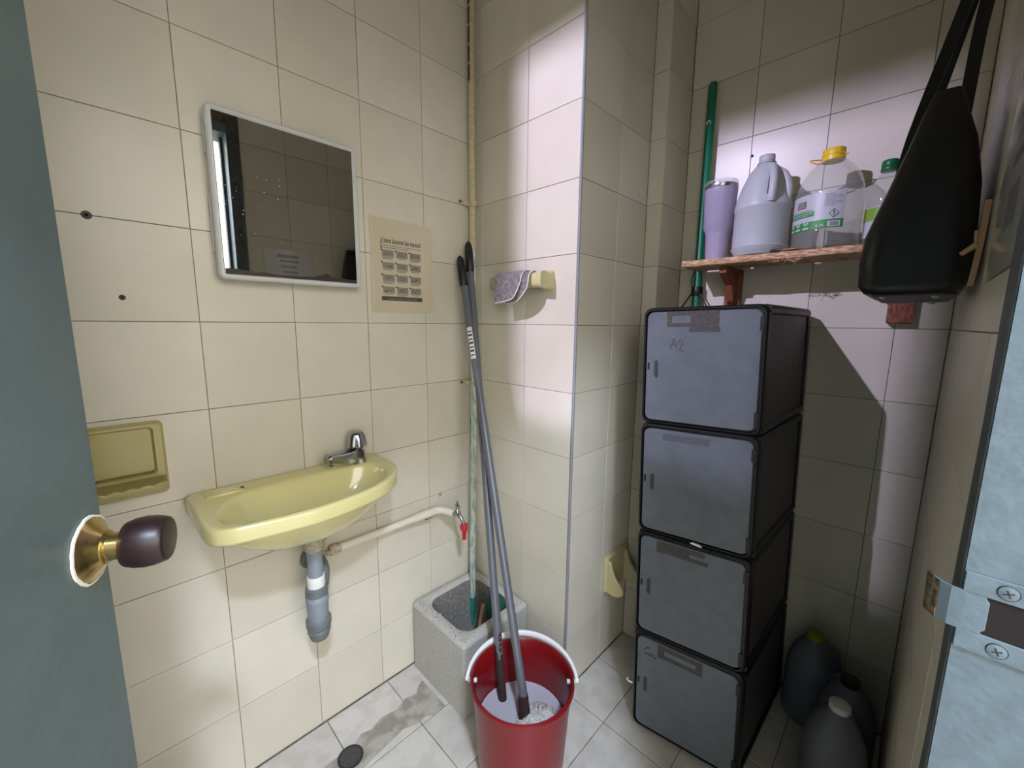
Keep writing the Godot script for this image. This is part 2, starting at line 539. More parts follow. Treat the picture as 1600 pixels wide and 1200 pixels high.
# ------------------------------------------------------------------ the room
func room() -> void:
	var Z := Vector3(0, 0, 1)
	var Xx := Vector3(1, 0, 0)
	var H := 2.46
	tile_wall("wall_left", "cream tiled wall behind the mirror and the yellow sink", Vector3.ZERO, -Z, Xx, [-1.32, -1.2, -1.0005, -0.8014, -0.6025, -0.4036, -0.2047, -0.002], 2.45, [[-1.44, 0.1, -0.1, H]])
	tile_wall("wall_back", "narrow tiled wall with the towel bar, beside the corner pipe", Vector3.ZERO, Xx, Z, [0.002, 0.0505, 0.2527, 0.4485], 2.45, [[0.0, 0.4503, -0.1, H]])
	tile_wall("wall_column", "tiled side of the column, running back from the grey corner strip", Vector3(0.4525, 0, 0), -Z, Xx, [0.003, 0.2, 0.38], 2.45, [[0.1, 0.48, -0.1, H]])
	tile_wall("wall_step", "narrow tiled step between the column and the recess", Vector3(0, 0, -0.38), Xx, Z, [0.453, 0.506], 2.45, [[0.4503, 0.5038, -0.1, H]])
	tile_wall("wall_recess", "narrow tiled return beside the green pole", Vector3(0.506, 0, 0), -Z, Xx, [0.38, 0.559], 2.45, [[0.48, 0.66, -0.1, H]])
	tile_wall("wall_far", "tiled wall behind the shelf and the lockers", Vector3(0, 0, -0.56), Xx, Z, [0.507, 0.709, 0.906, 1.1065, 1.209], 2.45, [[0.504, 1.34, -0.1, H]])
	tile_wall("wall_right", "tiled wall with the doorway, where the black bag hangs", Vector3(1.21, 0, 0), Z, -Xx, [-0.559, -0.36, -0.16, 0.04, 0.24, 0.428], 2.45, [[-0.56, 0.44, -0.1, H], [1.31, 1.44, -0.1, H], [0.44, 1.31, 2.06, H]], 0.12)
	plain("wall_front", "plain wall behind the open door with a high opening", [[0.0, 0.053, 0.0, H, 1.32, 1.44], [0.269, 1.21, 0.0, H, 1.32, 1.44], [0.053, 0.269, 0.0, 2.01, 1.32, 1.44], [0.053, 0.269, 2.372, H, 1.32, 1.44]], M.plaster, "wall")
	plain("ceiling", "plain ceiling of the washroom", [[-0.1, 1.34, 2.451, 2.56, -0.66, 1.44]], M.ceiling, "ceiling")
	# floor
	var fl := plain("floor", "pale tiled floor of the washroom", [[-0.1, 1.34, -0.1, -0.0022, -0.66, 1.44]], M.floor_grout, "floor")
	var xs := [0.002, 0.215, 0.404, 0.6, 0.8, 1.0, 1.209]
	var zs := [-0.558, -0.404, -0.205, -0.006, 0.192, 0.39, 0.589, 0.788, 0.988, 1.188, 1.318]
	for i in xs.size() - 1:
		for j in zs.size() - 1:
			if zs[j + 1] < 0.0 and xs[i + 1] < 0.45:
				continue
			var x0: float = xs[i]
			if zs[j + 1] < 0.0 and x0 < 0.45:
				x0 = 0.454 if zs[j] > -0.41 else 0.507
			var w: float = xs[i + 1] - x0 - 0.0025
			var d: float = zs[j + 1] - zs[j] - 0.0025
			var t := obj("tile", tile_mesh(w, d), M.floor_tile[rng.randi() % 3], fl)
			t.basis = Basis(Vector3(1, 0, 0), Vector3(0, 0, -1), Vector3(0, 1, 0))
			t.position = Vector3((x0 + xs[i + 1]) / 2, rng.randf_range(-0.0004, 0.0), (zs[j] + zs[j + 1]) / 2)
	# corner strip
	var c := MB.new()
	var pr := PackedVector2Array([Vector2(0.4485, -0.004), Vector2(0.4485, 0.0022), Vector2(0.4503, 0.0034), Vector2(0.4535, 0.0034), Vector2(0.4558, 0.001), Vector2(0.4558, -0.0026), Vector2(0.4528, -0.004)])
	var pf := PackedVector2Array()
	for p in pr:
		pf.append(Vector2(p.x, -p.y))
	c.prism(pf, 0.0, 2.45, Transform3D(Basis(Vector3(1, 0, 0), Vector3(0, 0, -1), Vector3(0, 1, 0)), Vector3.ZERO))
	tag(obj("trim_1", c.done(), M.trim), "grey plastic edge strip up the corner of the column", "trim", "", "structure")
	# patched cement along the wall
	var poly := PackedVector2Array()
	var edge := [Vector2(0.128, 0.562), Vector2(0.112, 0.535), Vector2(0.122, 0.505), Vector2(0.108, 0.47), Vector2(0.118, 0.42), Vector2(0.104, 0.38), Vector2(0.112, 0.345), Vector2(0.092, 0.325), Vector2(0.084, 0.304), Vector2(0.214, 0.3045), Vector2(0.216, 0.345), Vector2(0.2, 0.37), Vector2(0.204, 0.40), Vector2(0.188, 0.44), Vector2(0.196, 0.49), Vector2(0.203, 0.54), Vector2(0.212, 0.60), Vector2(0.20, 0.66), Vector2(0.13, 0.65)]
	for p in edge:
		poly.append(Vector2(p.x, -p.y))
	var cp := MB.new()
	cp.prism(poly, -0.001, 0.0016, Transform3D(Basis(Vector3(1, 0, 0), Vector3(0, 0, -1), Vector3(0, 1, 0)), Vector3.ZERO), 0.0008)
	tag(obj("cement_patch", cp.done(), M.cement), "ragged strip of stained cement on the floor between drain and concrete tub", "patch")

func door_and_frame() -> void:
	# open door: hinge side at right, free edge at left
	var d := Node3D.new()
	d.name = "door_1"
	add_child(d)
	tag(d, "open blue-grey painted door at the left edge", "door", "", "structure")
	d.position = Vector3(0.528, 0.0, 0.984)
	var ang := atan2(0.39, 0.92)
	d.rotation.y = -ang           # local x runs from the free edge to the hinge, local -z is the visible face
	var b := MB.new()
	b.box(Vector3(0.365, 1.01, 0.0175), Vector3(0.73, 1.98, 0.035), 0.0015)
	obj("door_panel", b.done(), M.door, d)
	var k := Node3D.new()
	k.name = "door_knob"
	d.add_child(k, true)
	k.position = Vector3(0.0262, 0.966, 0.0)
	k.basis = Basis(Vector3(1, 0, 0), Vector3(0, 0, -0.84), Vector3(0, 1, 0))   # local y points out of the face (-z)
	var r := MB.new()
	r.lathe([Vector2(0.0335, -0.0005), Vector2(0.034, 0.002), Vector2(0.031, 0.005), Vector2(0.026, 0.0085), Vector2(0.0205, 0.013), Vector2(0.0175, 0.0165)], 40)
	obj("rosette", r.done(), M.brass, k)
	var pe := MB.new()
	pe.lathe([Vector2(0.0335, -0.0005), Vector2(0.0362, 0.0005), Vector2(0.0358, 0.0026), Vector2(0.0335, 0.003)], 40, Vector3.ZERO, Basis.IDENTITY, false, func(a, _y): return 1.0 + 0.012 * sin(a * 7.0) + 0.01 * sin(a * 17.0 + 1.0))
	obj("paint_rim", pe.done(), M.paint_chip, k)
	var nk := MB.new()
	nk.lathe([Vector2(0.0165, 0.0155), Vector2(0.0165, 0.019), Vector2(0.0145, 0.0195), Vector2(0.014, 0.036)], 32)
	obj("neck", nk.done(), M.brass, k)
	var g := MB.new()
	g.lathe([Vector2(0.014, 0.0352), Vector2(0.0225, 0.0356), Vector2(0.0235, 0.037), Vector2(0.0262, 0.046), Vector2(0.0272, 0.056), Vector2(0.0266, 0.066), Vector2(0.0247, 0.0745), Vector2(0.0236, 0.0785), Vector2(0.0222, 0.0802), Vector2(0.0205, 0.0808), Vector2(0.001, 0.0812)], 40)
	obj("grip", g.done(), M.knob_wood, k)
	# frame: strike jamb with casing, header and hinge jamb
	var f := Node3D.new()
	f.name = "trim_2"
	add_child(f)
	tag(f, "metal door frame, pale blue inside with a grey casing", "door frame", "", "structure")
	plain("jamb", "", [[1.1995, 1.34, 0.0, 2.05, 0.445, 0.48]], M.jamb, "", f)
	var cg := MB.new()
	var pts := PackedVector2Array([Vector2(0.4785, 0.0), Vector2(0.4785, 2.09)])
	for i in 27:
		var y := 2.09 - i * 0.08
		pts.append(Vector2(0.436 + 0.005 * sin(y * 9.0) + 0.006 * sin(y * 23.0 + 1.0), maxf(y, 0.0)))
	cg.prism(pts, 0.0, 0.009, Transform3D(Basis(Vector3(0, 0, 1), Vector3(0, 1, 0), Vector3(-1, 0, 0)), Vector3(1.207, 0, 0)), 0.0006)
	obj("casing_edge", cg.done(), M.jamb_grey, f)
	plain("header", "", [[1.2, 1.34, 2.02, 2.06, 0.48, 1.31]], M.jamb, "", f)
	plain("hinge_jamb", "", [[1.2, 1.34, 0.0, 2.05, 1.285, 1.315]], M.jamb, "", f)
	plain("stop", "", [[1.268, 1.30, 0.0, 2.02, 0.478, 0.492]], M.jamb_grey, "", f)
	strike(f)

func strike(f: Node3D) -> void:
	# strike plate: a bent tongue on the casing side, a plate with two screws and the latch hole on the jamb face
	var s := Node3D.new()
	s.name = "strike_plate"
	f.add_child(s, true)
	s.position = Vector3(1.2, 0.975, 0.48)
	var pl := MB.new()
	# jamb plate lies in the plane z = 0.48, local x outwards (+x), y up; hole between
	pl.prism(PackedVector2Array([Vector2(0.0, -0.034), Vector2(0.05, -0.034), Vector2(0.05, -0.0165), Vector2(0.0, -0.0165)]), 0.0, 0.0022, Transform3D.IDENTITY, 0.0006)
	pl.prism(PackedVector2Array([Vector2(0.0, 0.0165), Vector2(0.05, 0.0165), Vector2(0.05, 0.034), Vector2(0.0, 0.034)]), 0.0, 0.0022, Transform3D.IDENTITY, 0.0006)
	pl.prism(PackedVector2Array([Vector2(0.0, -0.0166), Vector2(0.0135, -0.0166), Vector2(0.0135, -0.0145), Vector2(0.0155, -0.012), Vector2(0.0155, 0.012), Vector2(0.0135, 0.0145), Vector2(0.0135, 0.0166), Vector2(0.0, 0.0166)]), 0.0, 0.0022, Transform3D.IDENTITY, 0.0006)
	pl.prism(PackedVector2Array([Vector2(0.042, -0.0166), Vector2(0.05, -0.0166), Vector2(0.05, 0.0166), Vector2(0.042, 0.0166)]), 0.0, 0.0022, Transform3D.IDENTITY, 0.0006)
	obj("plate", pl.done(), M.jamb, s)
	var h := MB.new()
	h.box(Vector3(0.028, 0, 0.0002), Vector3(0.029, 0.034, 0.0012))
	obj("latch_hole", h.done(), M.hole, s)
	var tg := MB.new()
	var path := [Vector3(0.002, 0, 0.0015), Vector3(-0.006, 0, 0.001), Vector3(-0.012, 0, -0.003), Vector3(-0.016, 0, -0.009)]
	tg.strap(path, Vector3(0, 1, 0), 0.0345, 0.0018)
	obj("lip", tg.done(), M.jamb, s)
	var tg2 := MB.new()
	tg2.strap([Vector3(-0.0125, 0, -0.0032), Vector3(-0.017, -0.0005, -0.0115), Vector3(-0.019, -0.001, -0.0175)], Vector3(0, 1, 0), 0.0338, 0.0022)
	obj("worn_tip", tg2.done(), M.brass_worn, s)
	for yy in [-0.0255, 0.0255]:
		var sc := MB.new()
		sc.lathe([Vector2(0.0058, 0.0), Vector2(0.0056, 0.001), Vector2(0.0035, 0.0016), Vector2(0.0008, 0.0018)], 20, Vector3(0.0235, yy, 0.002), Basis(Vector3(1, 0, 0), Vector3(0, 0, 1), Vector3(0, -1, 0)))
		var o := obj("screw", sc.done(), M.jamb, s)
		var cr := MB.new()
		for a in [0.4, 0.4 + PI / 2]:
			var dx := Vector3(cos(a), sin(a), 0)
			cr.tube([Vector3(0.0235, yy, 0.0036) - dx * 0.003, Vector3(0.0235, yy, 0.0036) + dx * 0.003], 0.0006, 6)
		cr.lathe([Vector2(0.0064, 0.0002), Vector2(0.0060, 0.0007)], 20, Vector3(0.0235, yy, 0.002), Basis(Vector3(1, 0, 0), Vector3(0, 0, 1), Vector3(0, -1, 0)), false)
		obj("cross_slot", cr.done(), M.rubber, s)

func outside() -> void:
	plain("floor", "grey concrete floor of the gallery outside the doorway", [[1.34, 3.0, -0.12, -0.005, -3.0, 4.0]], mat(rgb(190, 186, 176), 0.8), "floor")
	plain("ceiling", "white ceiling slab of the gallery outside the doorway", [[1.34, 3.0, 2.775, 2.95, -3.0, 4.0]], mat(rgb(168, 165, 158), 0.9), "ceiling")
	plain("wall_gallery", "low white parapet along the open gallery", [[2.92, 3.02, -0.1, 1.0, -3.0, 4.0]], mat(rgb(222, 220, 212), 0.85), "wall")
	plain("wall_outside", "painted outer wall above and beside the doorway", [[1.34, 1.36, -0.1, 2.8, -3.0, 0.44], [1.34, 1.36, -0.1, 2.8, 1.31, 4.0], [1.34, 1.36, 2.06, 2.8, 0.44, 1.31]], mat(rgb(214, 212, 204), 0.85), "wall")
	# hall behind the high opening
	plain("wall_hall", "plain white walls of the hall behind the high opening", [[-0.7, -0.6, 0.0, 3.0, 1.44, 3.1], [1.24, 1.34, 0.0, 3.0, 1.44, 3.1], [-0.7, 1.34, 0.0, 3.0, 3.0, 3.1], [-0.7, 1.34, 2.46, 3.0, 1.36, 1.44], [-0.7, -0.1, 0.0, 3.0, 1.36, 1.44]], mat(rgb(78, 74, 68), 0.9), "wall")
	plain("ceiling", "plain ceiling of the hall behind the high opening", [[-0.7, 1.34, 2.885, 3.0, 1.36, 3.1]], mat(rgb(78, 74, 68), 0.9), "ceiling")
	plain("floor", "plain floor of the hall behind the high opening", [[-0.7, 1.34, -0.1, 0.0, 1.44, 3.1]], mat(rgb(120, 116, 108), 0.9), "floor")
	# building across the way
	var t := thing("apartment_building", "pale building across the open gallery, seen only in the mirror", "building", Vector3(9.0, -4.0, -1.0))
	var w := MB.new()
	w.box(Vector3(0, 3.2, 0), Vector3(0.6, 6.4, 14.0))
	obj("wall", w.done(), M.facade, t)
	for i in 2:
		var l := MB.new()
		l.box(Vector3(-0.42, 2.6 + 3.0 * i, 0), Vector3(0.3, 0.18, 14.0))
		obj("ledge", l.done(), M.facade, t)
		for k in 5:
			var q := MB.new()
			q.box(Vector3(-0.31, 4.0 + 1.6 * i - 2.2, -5.0 + 2.5 * k), Vector3(0.06, 1.1, 1.2))
			obj("window", q.done(), M.pane, t)
# ------------------------------------------------------------------ lockers
const LW := 0.286
const LH := 0.31
func lp(level: int, u: float, v: float, w: float) -> Vector3:
	var depth := clampf(-w / 0.44, -0.2, 1.2)
	var fl := Vector3(0.663, 0, -0.061)
	var fr := Vector3(0.947, 0, -0.098)
	var bl := Vector3(0.684, 0, -0.515)
	var br := Vector3(0.960, 0, -0.522)
	var p := fl.lerp(fr, u).lerp(bl.lerp(br, u), depth)
	var y := 0.014 + LH * (level + v) + (u - 0.5) * 0.008
	return p + Vector3(-0.030 * y, y, 0)

func lring(level: int, m: float, r: float, w: float, base: Vector3, vm: float = -1.0) -> PackedVector3Array:
	var out := PackedVector3Array()
	if vm < 0.0:
		vm = m
	for p in rrect(LW - 2 * m, LH - 2 * vm, r, 4):
		out.append(lp(level, p.x / LW + 0.5, p.y / LH + 0.5, w) - base)
	return out

# flat patch on a locker front between u0..u1, v0..v1, at height w0..w1 above the front plane
func lpatch(b: MB, level: int, base: Vector3, u0: float, u1: float, v0: float, v1: float, w0: float, w1: float, skew: float = 0.0) -> void:
	var rings := []
	for w in [w0, w1]:
		rings.append(PackedVector3Array([lp(level, u0, v0 + skew, w) - base, lp(level, u1, v0, w) - base, lp(level, u1, v1, w) - base, lp(level, u0, v1 + skew, w) - base]))
	b.loft(rings, true, [-1])

func lstroke(b: MB, level: int, base: Vector3, pts: Array, r: float) -> void:
	var q := []
	for p in pts:
		q.append(lp(level, p.x, p.y, 0.0022) - base)
	b.tube(q, r, 6)

func lockers() -> void:
	var names := ["bottom grey locker cube of the stack, standing on the floor, with scribbled marks", "second grey locker cube from the floor, with a broad brown tape mark", "third grey locker cube from the floor, clean door with only a faint tape mark", "topmost grey locker cube of the stack, with a scrawled A2 on its door"]
	for i in 4:
		var base := lp(i, 0.5, 0.0, -0.22)
		var t := thing("locker", names[i], "locker", base, 0.0, "stacked locker cubes")
		var g := 0.0012
		# grey walls, a little inset between the black frames
		var b := MB.new()
		b.loft([lring(i, 0.006, 0.012, -0.43, base, 0.011), lring(i, 0.006, 0.012, -0.02, base, 0.011)], true, [1])
		obj("body", b.done(), M.locker_side, t)
		for fr in [[-0.03, 0.0, "front_frame"], [-0.44, -0.41, "back_frame"]]:
			var f := MB.new()
			var w0: float = fr[0]
			var w1: float = fr[1]
			f.loft([lring(i, g + 0.003, 0.018, w0, base), lring(i, g, 0.02, w0 + 0.003, base), lring(i, g, 0.02, w1 - 0.004, base), lring(i, g + 0.004, 0.018, w1, base), lring(i, g + 0.0065, 0.017, w1, base), lring(i, g + 0.0075, 0.016, w1 - 0.006, base)], true, [1, 2, 3, 4, 5])
			obj(fr[2], f.done(), M.locker_black, t)
		for e in [[0.04, 0.045], [0.96, 0.045], [0.04, 0.955], [0.96, 0.955]]:
			var ed := MB.new()
			ed.tube([lp(i, e[0], e[1], -0.425) - base, lp(i, e[0], e[1], -0.015) - base], 0.0128, 12)
			obj("edge_rail", ed.done(), M.locker_black, t)
		# door
		var d := MB.new()
		d.loft([lring(i, 0.0125, 0.017, -0.006, base), lring(i, 0.0125, 0.017, 0.0002, base), lring(i, 0.0138, 0.0155, 0.0014, base)], true, [1, 2])
		var door := obj("door", d.done(), M.locker_door, t)
		var h := MB.new()
		h.loft([PackedVector3Array([lp(i, 0.118, 0.43, 0.001) - base, lp(i, 0.142, 0.405, 0.001) - base, lp(i, 0.152, 0.42, 0.001) - base, lp(i, 0.152, 0.54, 0.001) - base, lp(i, 0.140, 0.56, 0.001) - base, lp(i, 0.122, 0.55, 0.001) - base]),
			PackedVector3Array([lp(i, 0.118, 0.43, 0.0032) - base, lp(i, 0.142, 0.405, 0.0032) - base, lp(i, 0.152, 0.42, 0.0032) - base, lp(i, 0.152, 0.54, 0.0032) - base, lp(i, 0.140, 0.56, 0.0032) - base, lp(i, 0.122, 0.55, 0.0032) - base])], true, [-1])
		obj("finger_grip", h.done(), M.slot_green, door)
		var kh := MB.new()
		lpatch(kh, i, base, 0.058, 0.074, 0.475, 0.535, 0.001, 0.0022)
		obj("keyhole", kh.done(), M.hole, door)
		for hv in [[0.80, 0.905], [0.075, 0.19]]:
			var hg := MB.new()
			lpatch(hg, i, base, 0.942, 0.972, hv[0], hv[1], -0.004, 0.0026)
			obj("hinge", hg.done(), M.black_plastic, door)
		# tape remains
		var tp := MB.new()
		if i == 3:
			lpatch(tp, i, base, 0.22, 0.645, 0.925, 0.962, 0.001, 0.0019)
			lpatch(tp, i, base, 0.22, 0.645, 0.835, 0.866, 0.001, 0.0019)
			lpatch(tp, i, base, 0.22, 0.262, 0.866, 0.925, 0.001, 0.0019)
			lpatch(tp, i, base, 0.600, 0.645, 0.866, 0.925, 0.001, 0.0019)
			obj("tape_residue", tp.done(), M.tape_brown, door)
			var tp2 := MB.new()
			lpatch(tp2, i, base, 0.42, 0.60, 0.866, 0.925, 0.001, 0.0016)
			lpatch(tp2, i, base, 0.41, 0.655, 0.792, 0.835, 0.001, 0.0016)
			obj("tape_glue", tp2.done(), M.tape_old, door)
			var ink := MB.new()
			lstroke(ink, i, base, [Vector2(0.255, 0.655), Vector2(0.27, 0.70), Vector2(0.282, 0.735), Vector2(0.288, 0.745), Vector2(0.298, 0.70), Vector2(0.31, 0.66)], 0.0010)
			lstroke(ink, i, base, [Vector2(0.252, 0.685), Vector2(0.285, 0.69), Vector2(0.318, 0.688)], 0.0009)
			lstroke(ink, i, base, [Vector2(0.322, 0.705), Vector2(0.335, 0.727), Vector2(0.356, 0.725), Vector2(0.362, 0.70), Vector2(0.345, 0.665), Vector2(0.33, 0.64), Vector2(0.352, 0.645), Vector2(0.378, 0.632)], 0.0010)
			obj("marker_writing", ink.done(), M.ink_red, door)
		elif i == 2:
			lpatch(tp, i, base, 0.22, 0.62, 0.87, 0.93, 0.001, 0.0016)
			obj("tape_residue", tp.done(), mat(rgb(78, 83, 88), 0.5), door)
		elif i == 1:
			lpatch(tp, i, base, 0.20, 0.27, 0.84, 0.95, 0.001, 0.0018)
			lpatch(tp, i, base, 0.27, 0.63, 0.905, 0.95, 0.001, 0.0018)
			lpatch(tp, i, base, 0.27, 0.66, 0.84, 0.872, 0.001, 0.0018, 0.01)
			lpatch(tp, i, base, 0.27, 0.50, 0.87, 0.906, 0.001, 0.0016)
			obj("tape_residue", tp.done(), M.tape_old, door)
		else:
			lpatch(tp, i, base, 0.25, 0.66, 0.905, 0.945, 0.001, 0.0018)
			lpatch(tp, i, base, 0.25, 0.66, 0.82, 0.86, 0.001, 0.0018)
			lpatch(tp, i, base, 0.25, 0.31, 0.86, 0.905, 0.001, 0.0018)
			lpatch(tp, i, base, 0.60, 0.66, 0.86, 0.905, 0.001, 0.0018)
			obj("tape_residue", tp.done(), M.tape_old, door)
			var ink := MB.new()
			lstroke(ink, i, base, [Vector2(0.12, 0.84), Vector2(0.15, 0.875), Vector2(0.165, 0.87)], 0.0012)
			lstroke(ink, i, base, [Vector2(0.12, 0.80), Vector2(0.15, 0.815), Vector2(0.17, 0.80), Vector2(0.19, 0.825), Vector2(0.20, 0.80)], 0.0012)
			lstroke(ink, i, base, [Vector2(0.205, 0.80), Vector2(0.215, 0.795), Vector2(0.235, 0.80)], 0.0012)
			obj("marker_writing", ink.done(), M.ink, door)
		if i == 0:
			for c in [[0.06, -0.03], [0.94, -0.03], [0.06, -0.40], [0.94, -0.40]]:
				var ft := MB.new()
				var p := lp(0, c[0], 0.0, c[1]) - base
				ft.lathe([Vector2(0.014, -0.0135), Vector2(0.015, -0.012), Vector2(0.015, 0.004)], 14, p)
				obj("foot", ft.done(), M.rubber, t)
	# scraps stuck between the cubes
	var sc := MB.new()
	sc.loft([PackedVector3Array([lp(2, 0.50, 0.012, -0.004), lp(2, 0.60, 0.0, -0.004), lp(2, 0.585, 0.018, -0.004), lp(2, 0.52, 0.026, -0.004)]), PackedVector3Array([lp(2, 0.50, 0.012, 0.0045), lp(2, 0.60, 0.0, 0.0045), lp(2, 0.585, 0.018, 0.0045), lp(2, 0.52, 0.026, 0.0045)])], true, [-1])
	tag(obj("paper_scrap", sc.done(), M.tape), "torn white paper scrap wedged under the third locker cube from the floor", "paper scrap")
	var s2 := MB.new()
	var q := []
	for o in [Vector3(0, 0, 0), Vector3(-0.008, 0.003, 0.006), Vector3(-0.014, 0.008, 0.008), Vector3(-0.012, 0.014, 0.006)]:
		q.append(lp(0, 0.004, 0.43, 0.002) + o)
	s2.strap(q, Vector3(0.3, 1, 0.2), 0.008, 0.0012)
	tag(obj("tape_scrap", s2.done(), M.tape), "white bit of tape curling off the left edge of the bottom locker cube", "tape scrap")

# ------------------------------------------------------------------ sink
func resample(poly: Array, c: Vector2, n: int) -> Array:      # radii of a closed smooth outline, seen from c
	var pts := []
	var m := poly.size()
	for i in m:
		for k in 10:
			pts.append((poly[i] as Vector2).cubic_interpolate(poly[(i + 1) % m], poly[(i + m - 1) % m], poly[(i + 2) % m], k / 10.0))
	var out := []
	for j in n:
		var a := TAU * j / n
		var d := Vector2(cos(a), sin(a))
		var best := 0.1
		for i in pts.size():
			var A: Vector2 = pts[i] - c
			var B: Vector2 = pts[(i + 1) % pts.size()] - c
			var e := B - A
			var den := d.cross(e)
			if absf(den) < 1e-9:
				continue
			var s := A.cross(e) / den
			var tt := A.cross(d) / den
			if s > 0 and tt >= 0.0 and tt <= 1.0:
				best = s
		out.append(best)
	return out

func sink() -> void:
	var t := thing("wash_basin", "small pale yellow wall basin under the mirror, with a chrome tap", "sink", Vector3(0, 0.68, 0.63))
	var N := 96
	var c := Vector2(0.14, 0.0)           # local x = out of the wall, second = +z
	var outer := [Vector2(0.001, 0.226), Vector2(0.06, 0.231), Vector2(0.116, 0.232), Vector2(0.18, 0.232), Vector2(0.225, 0.226), Vector2(0.252, 0.205), Vector2(0.266, 0.15), Vector2(0.277, 0.09), Vector2(0.282, 0.03), Vector2(0.277, -0.03), Vector2(0.264, -0.09), Vector2(0.243, -0.14), Vector2(0.20, -0.19), Vector2(0.15, -0.217), Vector2(0.09, -0.226), Vector2(0.04, -0.222), Vector2(0.001, -0.213), Vector2(0.001, -0.1), Vector2(0.001, 0.0), Vector2(0.001, 0.12)]
	var inner := [Vector2(0.066, 0.12), Vector2(0.085, 0.155), Vector2(0.125, 0.185), Vector2(0.17, 0.197), Vector2(0.21, 0.185), Vector2(0.236, 0.14), Vector2(0.248, 0.07), Vector2(0.253, 0.02), Vector2(0.246, -0.04), Vector2(0.23, -0.10), Vector2(0.195, -0.155), Vector2(0.145, -0.185), Vector2(0.095, -0.182), Vector2(0.068, -0.15), Vector2(0.060, -0.09), Vector2(0.058, -0.02), Vector2(0.060, 0.06)]
	var ro := resample(outer, c, N)
	var ri := resample(inner, c, N)
	var ring := func(rad: Array, f: float, off: float, y: float, cx: Vector2 = Vector2(0.14, 0.0), mn: float = 0.001) -> PackedVector3Array:
		var out := PackedVector3Array()
		for j in N:
			var a := -TAU * j / N            # clockwise in (x,z) = counter-clockwise seen from above
			var r: float = rad[(N - j) % N] * f + off
			var p := cx + Vector2(cos(a), sin(a)) * r
			out.append(Vector3(maxf(p.x, mn), y, p.y))
		return out
	var b := MB.new()
	var rings := [ring.call(ri, 0.16, 0.0, -0.006), ring.call(ri, 0.3, 0.0, 0.0), ring.call(ri, 0.62, 0.0, 0.022), ring.call(ri, 0.86, 0.0, 0.052), ring.call(ri, 1.0, 0.004, 0.080), ring.call(ri, 1.0, 0.012, 0.094), ring.call(ro, 1.0, -0.007, 0.0955), ring.call(ro, 1.0, -0.001, 0.0975), ring.call(ro, 1.0, 0.0, 0.102), ring.call(ro, 1.0, 0.0, 0.124), ring.call(ro, 1.0, -0.0015, 0.1285), ring.call(ro, 1.0, -0.006, 0.1308), ring.call(ro, 1.0, -0.011, 0.1305), ring.call(ri, 1.0, 0.010, 0.1265), ring.call(ri, 1.0, 0.003, 0.1235), ring.call(ri, 0.985, 0.0, 0.117), ring.call(ri, 0.93, 0.0, 0.092), ring.call(ri, 0.83, 0.0, 0.064), ring.call(ri, 0.65, 0.0, 0.044), ring.call(ri, 0.40, 0.0, 0.034), ring.call(ri, 0.16, 0.0, 0.030), ring.call(ri, 0.11, 0.0, 0.026)]
	b.loft(rings, true, [1, 1, 1, 1, 1, 2, 3, 3, 3, 3, 3, 3, 4, 4, 4, 4, 4, 4, 4, 4, 4])
	obj("basin", b.done(), M.yellow, t)
	# soap ledge with ridges
	for k in 3:
		var rd := MB.new()
		rd.tube([Vector3(0.024 + 0.0165 * k, 0.1290, 0.208 - 0.003 * k), Vector3(0.025 + 0.0165 * k, 0.1312, 0.198), Vector3(0.028 + 0.0150 * k, 0.1312, 0.140), Vector3(0.029 + 0.0145 * k, 0.1275, 0.124)], [0.0015, 0.0046, 0.0046, 0.0015], 10)
		obj("soap_ridge", rd.done(), M.yellow, t)
	var dr := MB.new()
	dr.lathe([Vector2(0.019, 0.0315), Vector2(0.0185, 0.0335), Vector2(0.012, 0.0325), Vector2(0.001, 0.0315)], 20, Vector3(0.14, 0, 0))
	obj("drain_ring", dr.done(), M.chrome, t)
	var ov := MB.new()
	ov.lathe([Vector2(0.0045, 0.0), Vector2(0.004, 0.001), Vector2(0.001, 0.0008)], 12, Vector3(0.040, 0.1312, 0.128))
	obj("plug_hole", ov.done(), M.rubber, t)
	# tap
	var f := Node3D.new()
	f.name = "tap"
	t.add_child(f, true)
	f.position = Vector3(0.042, 0.128, -0.155)
	var bb := MB.new()
	var sq := func(w: float, d: float, r: float, y: float) -> PackedVector3Array:
		var o := PackedVector3Array()
		for p in rrect(w, d, r, 4):
			o.append(Vector3(p.x, y, -p.y))
		return o
	bb.loft([sq.call(0.046, 0.042, 0.010, 0.0), sq.call(0.045, 0.040, 0.010, 0.012), sq.call(0.041, 0.036, 0.010, 0.034), sq.call(0.036, 0.031, 0.012, 0.042), sq.call(0.026, 0.024, 0.011, 0.046)], true, [1, 1, 1, 1])
	obj("tap_body", bb.done(), M.chrome, f)
	var sp := MB.new()
	var rs := []
	var path := [Vector3(0.0, 0.021, 0.0), Vector3(0.014, 0.022, 0.035), Vector3(0.025, 0.029, 0.068), Vector3(0.033, 0.035, 0.092), Vector3(0.034, 0.034, 0.098)]
	var hh := [0.040, 0.038, 0.032, 0.027, 0.019]
	var ww := [0.034, 0.030, 0.027, 0.028, 0.020]
	var dir := Vector3(0.033, 0, 0.09).normalized()
	var side := dir.cross(Vector3.UP)
	for i in 5:
		var o := PackedVector3Array()
		for p in rrect(ww[i], hh[i], 0.006, 3):
			o.append(path[i] + side * p.x + Vector3.UP * p.y)
		rs.append(o)
	# ring runs counter-clockwise seen from the tip when side x up points along dir
	if side.cross(Vector3.UP).dot(dir) < 0:
		for i in 5:
			rs[i].reverse()
	sp.loft(rs, true, [1, 1, 1, 2])
	sp.lathe([Vector2(0.008, -0.012), Vector2(0.009, -0.011), Vector2(0.009, 0.0)], 16, Vector3(0.030, 0.026, 0.086))
	obj("spout", sp.done(), M.chrome, f)
	var hd := MB.new()
